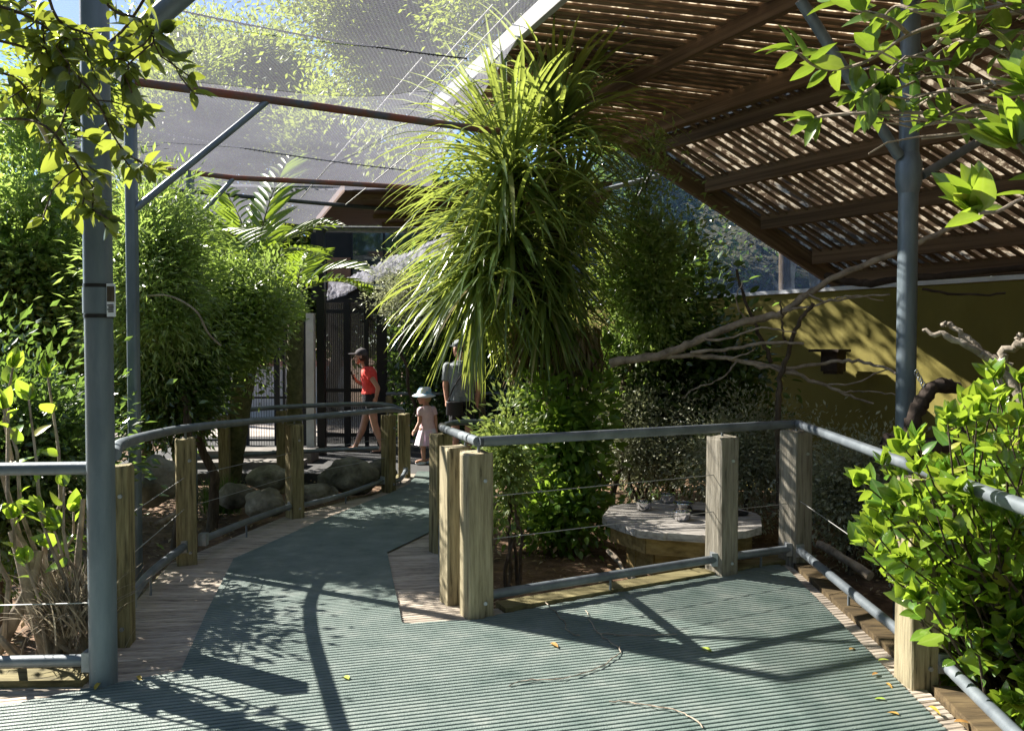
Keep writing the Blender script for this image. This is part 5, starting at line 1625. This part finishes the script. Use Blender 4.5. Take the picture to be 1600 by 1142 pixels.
# logs and litter in the garden
random.seed(95)
for k, (a, b, r, lb) in enumerate((((1280, 850, 5.7), (1360, 900, 5.2), 0.035, 'fallen branch in the mulch outside the corner post'), ((950, 860, 5.9), (1010, 920, 5.3), 0.02, 'fallen stick in the mulch under the table'), ((240, 820, 5.6), (300, 780, 6.2), 0.02, 'thin fallen stick by the slim pole'))):
    tag(MB().tube(wander(at(*a), at(*b), 7, .05), [r * random.uniform(.8, 1.1) for _ in range(7)], 8).build('fallen_branch', 'perch_bark', None, True), lb, 'branch')
r_ = np.random.default_rng(8)
n = 9000
x = r_.uniform(-6, 5, n); y = r_.uniform(2.2, 11, n)
def in_deck(px, py):
    u, v = to_uv(px, py)
    for dv in (-0.12, 0, 0.12):
        for s in spans(deck_uv, v + dv):
            if s[0] - 0.12 < u < s[1] + 0.12: return True
    return False
keep = np.array([not in_deck(a, b) for a, b in zip(x, y)])
x, y = x[keep], y[keep]
o = cloud('leaf_litter', np.column_stack([x, y, np.full(len(x), GARDEN + 0.05) + r_.uniform(-.02, .03, len(x))]), np.column_stack([r_.normal(size=(len(x), 2)), r_.normal(size=len(x)) * .25]), 0.055 * (0.5 + r_.random(len(x))), 'dry_leaf', None, T_TINY, 2.5, True)
tag(o, 'dry brown leaf litter scattered over the garden soil', 'leaf litter')

# fallen leaves and twigs on the mat
random.seed(97)
fl = leaf_protos('fallen_leaf', 0.36, fold=.25)
spots = [(1327, 1021, 'pale curled fallen leaf by the right edge of the mat'), (1372, 1038, 'small yellow fallen leaf beside the right post'), (1372, 1058, 'thin yellow fallen leaf near the right post'), (1384, 1073, 'green fallen leaf before the right post'), (1384, 1100, 'orange fallen leaf on the shadow line'), (1450, 1110, 'yellow green fallen leaf at the right mat edge'), (1490, 1135, 'yellow fallen leaf at the lower right corner'), (1405, 1124, 'small pale fallen leaf low at the right'), (1112, 1024, 'orange fallen leaf at the corner of the rail shadow'), (545, 1068, 'white curled fallen leaf left on the mat'), (148, 1085, 'yellow green fallen leaf by the foot of the thick pole'), (860, 1010, 'pale fallen leaf in the leaf shadow on the mat'), (215, 1062, 'pale scrap of leaf on the boards by the thick pole')]
for px, py, lb in spots:
    p = gr(px, py); p.z += 0.02
    d = Vector((random.uniform(-1, 1), random.uniform(-1, 1), 0.1)).normalized()
    s = Vector((0, 0, 1)).cross(d).normalized(); n_ = d.cross(s)
    ln = random.uniform(0.045, 0.075)
    M = Matrix((d * ln, s * ln, n_ * ln)).transposed().to_4x4(); M.translation = p
    tag(put('fallen_leaf', random.choice(fl), matrix=M), lb, 'leaf', 'fallen leaves on the mat')
for k, (pts, lb) in enumerate((([(850, 945), (875, 970), (893, 995), (905, 1000)], 'thin dry twig lying in the rail shadow'), ([(915, 960), (930, 990), (958, 1013), (970, 1022), (945, 1045), (890, 1066), (830, 1070), (795, 1078)], 'long curved dry twig in the middle of the mat'), ([(950, 1103), (1000, 1108), (1060, 1120), (1100, 1145)], 'thin straw coloured twig at the bottom of the mat'), ([(930, 995), (990, 999), (1060, 998)], 'fine straight twig across the rail shadow'))):
    pp = []
    for px, py in pts:
        q = gr(px, py); q.z += 0.021; pp.append(q)
    pth = smoothpath(pp, 6)
    tag(MB().tube([q + Vector((random.gauss(0, .004), random.gauss(0, .004), random.uniform(0, .006))) for q in pth], [0.003 * random.uniform(.6, 1.1) for _ in pth], 6).build('dry_twig', 'perch_bark', None, True), lb, 'twig')

# ================================================================== PEOPLE
pmat('skin', [(0.3, (0.42, 0.22, 0.15)), (0.7, (0.52, 0.30, 0.21))], 8, rough=0.55, bump=0.1, var=0.02)
pmat('red_shirt', [(0.3, (0.80, 0.06, 0.05)), (0.7, (0.90, 0.10, 0.075))], 9, rough=0.8, bump=1.0, bump_scale=16, dist=0.03, var=0.02)
pmat('black_cloth', [(0.3, (0.012, 0.012, 0.014)), (0.7, (0.03, 0.03, 0.033))], 9, rough=0.9, bump=1.0, bump_scale=16, dist=0.03, var=0.02)
pmat('grey_cloth', [(0.3, (0.16, 0.18, 0.19)), (0.7, (0.24, 0.265, 0.275))], 9, rough=0.9, bump=1.0, bump_scale=16, dist=0.03, var=0.02)
pmat('pink_cloth', [(0.3, (0.62, 0.44, 0.47)), (0.7, (0.74, 0.56, 0.58))], 9, rough=0.9, bump=1.0, bump_scale=16, dist=0.03, var=0.02)
pmat('tie_dye', [(0.3, (0.30, 0.45, 0.65)), (0.45, (0.70, 0.66, 0.72)), (0.58, (0.70, 0.42, 0.58)), (0.72, (0.55, 0.62, 0.75))], 7, (1, 1, .3), rough=0.9, bump=0.3, var=0.02)
pmat('hat_cloth', [(0.40, (0.78, 0.80, 0.82)), (0.52, (0.70, 0.76, 0.82)), (0.6, (0.15, 0.42, 0.65)), (0.8, (0.2, 0.5, 0.7))], 9, rough=0.9, bump=0.3, var=0.02)
pmat('cap_cloth', [(0.3, (0.05, 0.045, 0.05)), (0.7, (0.10, 0.09, 0.10))], 9, rough=0.9, bump=0.3, var=0.02)
pmat('hair', [(0.3, (0.03, 0.018, 0.012)), (0.7, (0.07, 0.045, 0.03))], 20, (8, 8, 1), rough=0.6, bump=0.5, var=0.02)
pmat('fair_hair', [(0.3, (0.28, 0.19, 0.10)), (0.7, (0.42, 0.30, 0.17))], 20, (8, 8, 1), rough=0.6, bump=0.5, var=0.02)


def blob(name, prims, mat, parent, vox=0.011, smooth=5, flat=False):
    """many overlapping tapered limbs fused into one continuous skin"""
    m = MB()
    def ball(c, r3, n=10):
        vs, fs = [], []
        for i in range(n + 1):
            th = math.pi * i / n
            for k in range(2 * n):
                ph = math.pi * k / n
                vs.append((c[0] + r3[0] * math.sin(th) * math.cos(ph), c[1] + r3[1] * math.sin(th) * math.sin(ph), c[2] + r3[2] * math.cos(th)))
        for i in range(n):
            for k in range(2 * n):
                a, b = i * 2 * n + k, i * 2 * n + (k + 1) % (2 * n)
                fs.append((a, a + 2 * n, b + 2 * n, b))
        m.add(vs, fs)
    for p in prims:
        if p[0] == 'c':                       # chain of (point, radius)
            ch = p[1]
            for (a, ra), (b, rb) in zip(ch, ch[1:]):
                m.tube([a, b], [ra, rb], 14)
            for (a, ra) in (ch[:-1] if len(p) > 2 else ch):
                ball(a, (ra, ra, ra), 7)
        elif p[0] == 'e':
            ball(p[1], p[2])
        elif p[0] == 'l':                     # loft of elliptic rings (centre, rx, ry)
            rings = p[1]; n = 20
            vs, fs = [], []
            for (c, rx, ry) in rings:
                for k in range(n):
                    a = 2 * math.pi * k / n
                    vs.append((c[0] + rx * math.cos(a), c[1] + ry * math.sin(a), c[2]))
            for i in range(len(rings) - 1):
                for k in range(n):
                    k2 = (k + 1) % n
                    fs.append((i * n + k, i * n + k2, (i + 1) * n + k2, (i + 1) * n + k))
            fs.append(tuple(range(n))[::-1]); fs.append(tuple((len(rings) - 1) * n + k for k in range(n)))
            m.add(vs, fs)
    V = np.array(m.v); lo, hi = V.min(0), V.max(0)
    c = Vector(((lo[0] + hi[0]) / 2, (lo[1] + hi[1]) / 2, lo[2]))
    me = mesh_np(name, V - np.array(c), m.f, mat)
    o = put(name, me, c, parent)
    md = o.modifiers.new('r', 'REMESH'); md.mode = 'VOXEL'; md.voxel_size = vox
    if smooth:
        s = o.modifiers.new('s', 'SMOOTH'); s.iterations = smooth; s.factor = 0.5
    dg = bpy.context.evaluated_depsgraph_get()
    nm = bpy.data.meshes.new_from_object(o.evaluated_get(dg))
    nm.polygons.foreach_set('use_smooth', np.ones(len(nm.polygons), dtype=bool))
    o.modifiers.clear()
    nm.materials.clear(); nm.materials.append(MATS[mat])
    o.data = nm
    return o


def hand(c, fwd, side, s=1.0, curl=0.5):
    """palm, four unequal bent fingers and a thumb from the side of the palm"""
    c, fwd, side = Vector(c), Vector(fwd).normalized(), Vector(side).normalized()
    nrm = fwd.cross(side)
    pr = [('c', [(c, 0.026 * s), (c + fwd * 0.05 * s, 0.030 * s)])]
    pr.append(('c', [(c + side * 0.02 * s, .02 * s), (c + fwd * 0.06 * s + side * 0.025 * s, 0.016 * s)]))
    pr.append(('c', [(c - side * 0.02 * s, .02 * s), (c + fwd * 0.06 * s - side * 0.025 * s, 0.016 * s)]))
    for k, l in enumerate((0.066, 0.076, 0.070, 0.055)):
        b = c + fwd * 0.062 * s + side * (0.033 - 0.022 * k) * s
        m1 = b + (fwd * math.cos(curl * .6) + nrm * math.sin(curl * .6)) * l * 0.5 * s
        e = m1 + (fwd * math.cos(curl * 1.8) + nrm * math.sin(curl * 1.8)) * l * 0.5 * s
        pr.append(('c', [(b, 0.0095 * s), (m1, 0.0088 * s), (e, 0.0075 * s)]))
    b = c + side * 0.028 * s + fwd * 0.01 * s
    pr.append(('c', [(b, 0.012 * s), (b + side * 0.03 * s + fwd * 0.025 * s + nrm * 0.012 * s, 0.0105 * s), (b + side * 0.034 * s + fwd * 0.055 * s + nrm * 0.02 * s, 0.009 * s)]))
    return pr


def head(c, d, s=1.0):
    """skull, jaw, nose, lips, ears; d: facing direction"""
    c, d = Vector(c), Vector(d).normalized()
    sd = d.cross(Vector((0, 0, 1))).normalized()
    pr = [('e', c + Vector((0, 0, 0.025 * s)), (0.082 * s, 0.082 * s, 0.098 * s)), ('e', c - d * 0.018 * s + Vector((0, 0, 0.03 * s)), (0.086 * s, 0.086 * s, 0.09 * s)),
          ('c', [(c + d * 0.035 * s - Vector((0, 0, 0.03 * s)), 0.055 * s), (c + d * 0.050 * s - Vector((0, 0, 0.082 * s)), 0.034 * s)]),
          ('c', [(c + d * 0.080 * s + Vector((0, 0, 0.018 * s)), 0.010 * s), (c + d * 0.103 * s - Vector((0, 0, 0.018 * s)), 0.015 * s)]),
          ('c', [(c + d * 0.082 * s - sd * 0.016 * s - Vector((0, 0, 0.05 * s)), 0.011 * s), (c + d * 0.082 * s + sd * 0.016 * s - Vector((0, 0, 0.05 * s)), 0.011 * s)])]
    for q in (-1, 1):
        pr.append(('e', c + sd * 0.082 * s * q - d * 0.01 * s, (0.018 * s, 0.018 * s, 0.032 * s)))
    return pr


def eyes(c, d, parent, s=1.0):
    c, d = Vector(c), Vector(d).normalized()
    sd = d.cross(Vector((0, 0, 1))).normalized()
    for q in (-1, 1):
        p = c + d * 0.075 * s + sd * 0.032 * s * q + Vector((0, 0, 0.012 * s))
        blob('eye', [('e', p, (0.012 * s, 0.012 * s, 0.008 * s))], 'black_plastic', parent, 0.004, 1)


# --- woman walking to the left, phone in hand
wx, wy, wz = (577 - 800) * 12.2 / F, 12.2, -0.19
W = lambda x, y, z: Vector((wx + x, wy + y, wz + z))
wm = thing('person', 'woman in a red shirt, black shorts and dark cap walking left with a phone', 'person', (wx, wy, wz))
hc = W(-0.13, -0.02, 1.515)
fd = Vector((-1, -0.12, -0.12))
pr = head(hc, fd, 0.98)
pr += [('c', [(W(-0.03, 0, 1.30), 0.055), (W(-0.09, -0.01, 1.43), 0.048), (hc, 0.05)])]
pr += [('l', [(W(0.02, 0, 0.82), 0.12, 0.155), (W(0.02, 0, 0.92), 0.125, 0.165), (W(0.01, 0, 1.04), 0.10, 0.125), (W(-0.005, 0, 1.18), 0.11, 0.145), (W(-0.01, 0, 1.30), 0.10, 0.165), (W(-0.02, 0, 1.36), 0.05, 0.09)])]
# legs: far leg reaches forward, near leg pushes off behind
pr += [('c', [(W(0.01, 0.085, 0.86), 0.088), (W(-0.10, 0.085, 0.47), 0.056), (W(-0.13, 0.085, 0.36), 0.056), (W(-0.245, 0.085, 0.085), 0.036)]), ('c', [(W(-0.235, 0.085, 0.06), 0.038), (W(-0.30, 0.085, 0.045), 0.038), (W(-0.395, 0.085, 0.035), 0.030)])]
pr += [('c', [(W(0.03, -0.085, 0.86), 0.088), (W(0.09, -0.085, 0.48), 0.056), (W(0.125, -0.085, 0.36), 0.056), (W(0.215, -0.085, 0.10), 0.036)]), ('c', [(W(0.22, -0.085, 0.085), 0.038), (W(0.17, -0.085, 0.05), 0.036), (W(0.08, -0.085, 0.03), 0.030)])]
# near arm: hand on the hip behind; far arm: raised phone
pr += [('c', [(W(0.0, -0.17, 1.29), 0.05), (W(0.16, -0.24, 1.07), 0.036), (W(0.175, -0.235, 1.03), 0.036), (W(0.13, -0.16, 0.86), 0.026)])]
pr += hand(W(0.12, -0.16, 0.85), (-0.35, 0.1, -1), (-1, 0, 0.2), 0.95, 0.5)
pr += [('c', [(W(-0.02, 0.17, 1.29), 0.05), (W(-0.06, 0.20, 1.05), 0.036), (W(-0.08, 0.19, 1.03), 0.036), (W(-0.22, 0.05, 1.13), 0.026)])]
pr += hand(W(-0.225, 0.045, 1.14), (-0.5, -0.2, 0.8), (0.1, -1, 0), 0.95, 0.9)
blob('body', pr, 'skin', wm, 0.0075, 4)
eyes(hc, fd, wm)
blob('shirt', [('l', [(W(0.02, 0, 0.93), 0.142, 0.182), (W(0.015, 0, 1.03), 0.122, 0.155), (W(-0.005, 0, 1.17), 0.127, 0.163), (W(-0.01, 0, 1.29), 0.117, 0.178), (W(-0.02, 0, 1.365), 0.062, 0.105)]),
               ('c', [(W(0.0, -0.17, 1.29), 0.066), (W(0.075, -0.205, 1.185), 0.060)], 1), ('c', [(W(-0.02, 0.17, 1.29), 0.066), (W(-0.04, 0.19, 1.17), 0.060)], 1)], 'red_shirt', wm, 0.011, 3)
blob('shorts', [('l', [(W(0.025, 0, 0.95), 0.138, 0.176), (W(0.025, 0, 0.88), 0.142, 0.182), (W(0.02, 0, 0.80), 0.125, 0.175)]),
                ('c', [(W(0.01, 0.085, 0.84), 0.102), (W(-0.045, 0.085, 0.64), 0.088)], 1), ('c', [(W(0.03, -0.085, 0.84), 0.102), (W(0.06, -0.085, 0.64), 0.088)], 1)], 'black_cloth', wm, 0.011, 3)
cp = blob('cap', [('e', hc + Vector((0.015, 0.0, 0.055)), (0.102, 0.096, 0.080))], 'cap_cloth', wm, 0.009, 2)
blob('cap_brim', [('e', hc + Vector((-0.115, -0.01, 0.045)), (0.085, 0.07, 0.011))], 'cap_cloth', cp, 0.006, 2)
blob('hair', [('c', [(hc + Vector((0.06, 0, 0.0)), 0.06), (hc + Vector((0.085, -0.01, -0.07)), 0.045), (hc + Vector((0.10, -0.02, -0.16)), 0.030), (hc + Vector((0.115, -0.02, -0.22)), 0.012)]), ('e', hc + Vector((0.03, -0.035, 0.0)), (0.062, 0.052, 0.07)), ('e', hc + Vector((0.03, 0.035, 0.0)), (0.062, 0.052, 0.07))], 'hair', wm, 0.009, 3)
for q in (1, -1):
    p = W(-0.325, 0.085, 0.02) if q > 0 else W(0.14, -0.085, 0.02)
    blob('sandal', [('e', p, (0.125, 0.045, 0.018)), ('c', [(p + Vector((0.06, -0.045, 0.0)), .012), (p + Vector((0.06, 0, 0.085)), .012), (p + Vector((0.06, 0.045, 0)), .012)])], 'black_cloth', wm, 0.008, 1)
pp = W(-0.265, 0.0, 1.215)
tag(MB().box(pp, (0.012, 0.075, 0.15), Matrix.Rotation(R(-20), 3, 'Y')).build('phone', 'black_plastic'), 'dark phone held up in the hand of the woman in red', 'phone')

# --- child in a sun hat
kx, ky, kz = (666 - 800) * 11.0 / F, 11.0, -0.19 + 0.012
K = lambda x, y, z: Vector((kx + x, ky + y, kz + z))
kd = thing('person', 'small child in a white and blue sun hat, pink top and tie dyed skirt', 'person', (kx, ky, kz))
hc = K(-0.035, 0, 0.955)
fd = Vector((-0.85, -0.35, -0.15))
pr = head(hc, fd, 0.90)
pr += [('c', [(K(0.0, 0, 0.82), 0.042), (hc, 0.045)]), ('l', [(K(0.01, 0, 0.48), 0.098, 0.105), (K(0.005, 0, 0.60), 0.085, 0.095), (K(0.0, 0, 0.74), 0.085, 0.115), (K(0, 0, 0.82), 0.05, 0.08)])]
pr += [('c', [(K(-0.04, -0.045, 0.50), 0.06), (K(-0.045, -0.05, 0.28), 0.042), (K(-0.035, -0.05, 0.07), 0.027)]), ('c', [(K(-0.04, -0.05, 0.05), 0.028), (K(-0.13, -0.07, 0.03), 0.024)])]
pr += [('c', [(K(0.055, 0.045, 0.50), 0.06), (K(0.06, 0.05, 0.28), 0.042), (K(0.07, 0.06, 0.07), 0.027)]), ('c', [(K(0.07, 0.06, 0.05), 0.028), (K(-0.02, 0.03, 0.03), 0.024)])]
pr += [('c', [(K(-0.075, -0.07, 0.77), 0.036), (K(-0.085, -0.10, 0.60), 0.029), (K(-0.135, -0.13, 0.50), 0.021)])] + hand(K(-0.14, -0.13, 0.49), (-0.6, -0.1, -0.7), (-0.4, 0.7, 0.3), 0.72, .5)
pr += [('c', [(K(0.09, 0.05, 0.77), 0.036), (K(0.125, 0.06, 0.62), 0.029), (K(0.13, 0.04, 0.48), 0.021)])] + hand(K(0.13, 0.04, 0.47), (0, -0.1, -1), (-1, 0.2, 0), 0.72, .4)
blob('body', pr, 'skin', kd, 0.0065, 4)
eyes(hc, fd, kd, 0.9)
blob('shirt', [('l', [(K(0.01, 0, 0.46), 0.125, 0.125), (K(0.005, 0, 0.60), 0.102, 0.112), (K(0.0, 0, 0.74), 0.10, 0.128), (K(0, 0, 0.825), 0.058, 0.088)]),
               ('c', [(K(-0.075, -0.07, 0.765), 0.05), (K(-0.082, -0.09, 0.685), 0.046)], 1), ('c', [(K(0.09, 0.05, 0.765), 0.05), (K(0.11, 0.055, 0.69), 0.046)], 1)], 'pink_cloth', kd, 0.009, 3)
sk = MB(); n = 64; vs, fs = [], []
for i, (z, r_) in enumerate(((0.50, 0.118), (0.44, 0.135), (0.36, 0.158), (0.27, 0.178))):
    for k in range(n):
        a = 2 * math.pi * k / n
        rr = r_ * (1 + 0.07 * (i / 3) * math.sin(a * 11))
        vs.append(K(0.012 + rr * math.cos(a), rr * math.sin(a), z))
for i in range(3):
    for k in range(n):
        fs.append((i * n + k, i * n + (k + 1) % n, (i + 1) * n + (k + 1) % n, (i + 1) * n + k))
sk.add(vs, fs).build('skirt', 'tie_dye', kd, True)
ht = blob('sun_hat', [('l', [(hc + Vector((0.0, 0, 0.035)), 0.108, 0.108), (hc + Vector((0.01, 0, 0.11)), 0.092, 0.092), (hc + Vector((0.012, 0, 0.135)), 0.07, 0.07)])], 'hat_cloth', kd, 0.008, 3)
bh = MB(); vs, fs = [], []
for i, (r_, dz) in enumerate(((0.100, 0.045), (0.135, 0.03), (0.168, 0.005), (0.168, 0.0), (0.135, 0.022), (0.100, 0.036))):
    for k in range(32):
        a = 2 * math.pi * k / 32
        vs.append(hc + Vector((r_ * math.cos(a), r_ * math.sin(a), dz + 0.008 * math.sin(2 * a + 1) * (r_ > .15))))
for i in range(5):
    for k in range(32):
        fs.append((i * 32 + k, i * 32 + (k + 1) % 32, (i + 1) * 32 + (k + 1) % 32, (i + 1) * 32 + k))
bh.add(vs, fs).build('hat_brim', 'hat_cloth', ht, True)
blob('hair', [('e', hc + Vector((0.045, 0.01, -0.02)), (0.06, 0.075, 0.07))], 'fair_hair', kd, 0.008, 2)
for q in (K(-0.075, -0.055, 0.012), K(0.035, 0.045, 0.012)):
    blob('shoe', [('e', q, (0.082, 0.042, 0.026))], 'hat_cloth', kd, 0.007, 1)

# --- man seen from behind
mx, my, mz = (722 - 800) * 11.6 / F, 11.6, -0.19
Mn = lambda x, y, z: Vector((mx + x, my + y, mz + z))
mn = thing('person', 'man in a grey shirt and cap seen from behind the hanging blades', 'person', (mx, my, mz))
hc = Mn(-0.05, 0.03, 1.64)
fd = Vector((-0.75, 0.65, -0.1))
pr = head(hc, fd, 1.05)
pr += [('c', [(Mn(0, 0, 1.42), 0.065), (hc, 0.062)]), ('l', [(Mn(0, 0, 0.86), 0.165, 0.12), (Mn(0, 0, 1.0), 0.165, 0.125), (Mn(0, 0, 1.2), 0.18, 0.13), (Mn(0, 0, 1.38), 0.20, 0.11), (Mn(0, 0, 1.46), 0.10, 0.07)])]
for s in (-1, 1):
    pr += [('c', [(Mn(0.09 * s, 0, 0.9), 0.095), (Mn(0.10 * s, 0.01, 0.5), 0.062), (Mn(0.10 * s, -0.01, 0.38), 0.062), (Mn(0.10 * s, -0.02, 0.09), 0.042)]), ('c', [(Mn(0.10 * s, -0.02, 0.06), 0.042), (Mn(0.12 * s, 0.15, 0.04), 0.035)])]
    pr += [('c', [(Mn(0.215 * s, 0, 1.37), 0.055), (Mn(0.25 * s, 0.0, 1.09), 0.043), (Mn(0.225 * s, -0.02, 0.86), 0.031)])] + hand(Mn(0.225 * s, -0.02, 0.85), (0, 0.1, -1), (0, 1, 0), 1.05, .5)
blob('body', pr, 'skin', mn, 0.0085, 4)
eyes(hc, fd, mn, 1.05)
blob('shirt', [('l', [(Mn(0, 0, 0.86), 0.195, 0.15), (Mn(0, 0, 1.0), 0.19, 0.148), (Mn(0, 0, 1.2), 0.198, 0.15), (Mn(0, 0, 1.39), 0.215, 0.125), (Mn(0, 0, 1.47), 0.11, 0.08)]), ('c', [(Mn(-.215, 0, 1.37), 0.076), (Mn(-.24, 0, 1.16), 0.068)], 1), ('c', [(Mn(.215, 0, 1.37), 0.076), (Mn(.24, 0, 1.16), 0.068)], 1)], 'grey_cloth', mn, 0.012, 3)
blob('shorts', [('l', [(Mn(0, 0, 0.92), 0.185, 0.14), (Mn(0, 0, 0.80), 0.185, 0.14)]), ('c', [(Mn(-.09, 0, 0.84), 0.112), (Mn(-.10, 0, 0.50), 0.10)], 1), ('c', [(Mn(.09, 0, 0.84), 0.112), (Mn(.10, 0, 0.50), 0.10)], 1)], 'black_cloth', mn, 0.012, 3)
cp = blob('cap', [('e', hc + Vector((0.005, 0, 0.06)), (0.104, 0.104, 0.085))], 'grey_cloth', mn, 0.01, 2)
blob('cap_brim', [('e', hc + Vector((-0.09, 0.075, 0.045)), (0.07, 0.07, 0.011))], 'grey_cloth', cp, 0.006, 2)
blob('hair', [('e', hc + Vector((0.02, -0.02, 0.01)), (0.085, 0.085, 0.07))], 'hair', mn, 0.01, 2)
bg = thing('shoulder_bag', 'black bag hanging at the hip of the man in grey', 'bag', Mn(-0.12, -0.17, 0.72))
blob('bag_body', [('l', [(Mn(-0.10, -0.185, 0.66), 0.13, 0.055), (Mn(-0.10, -0.185, 0.86), 0.125, 0.05)])], 'black_plastic', bg, 0.01, 3)
MB().tube(smoothpath([Mn(-0.20, -0.17, 0.85), Mn(-0.1, -0.165, 1.1), Mn(0.08, -0.15, 1.38), Mn(0.12, 0, 1.475), Mn(0.05, .16, 1.2), Mn(-.15, .16, .95), Mn(-0.21, -0.1, 0.85)], 6), 0.012, 6).build('strap', 'black_cloth', bg, True)
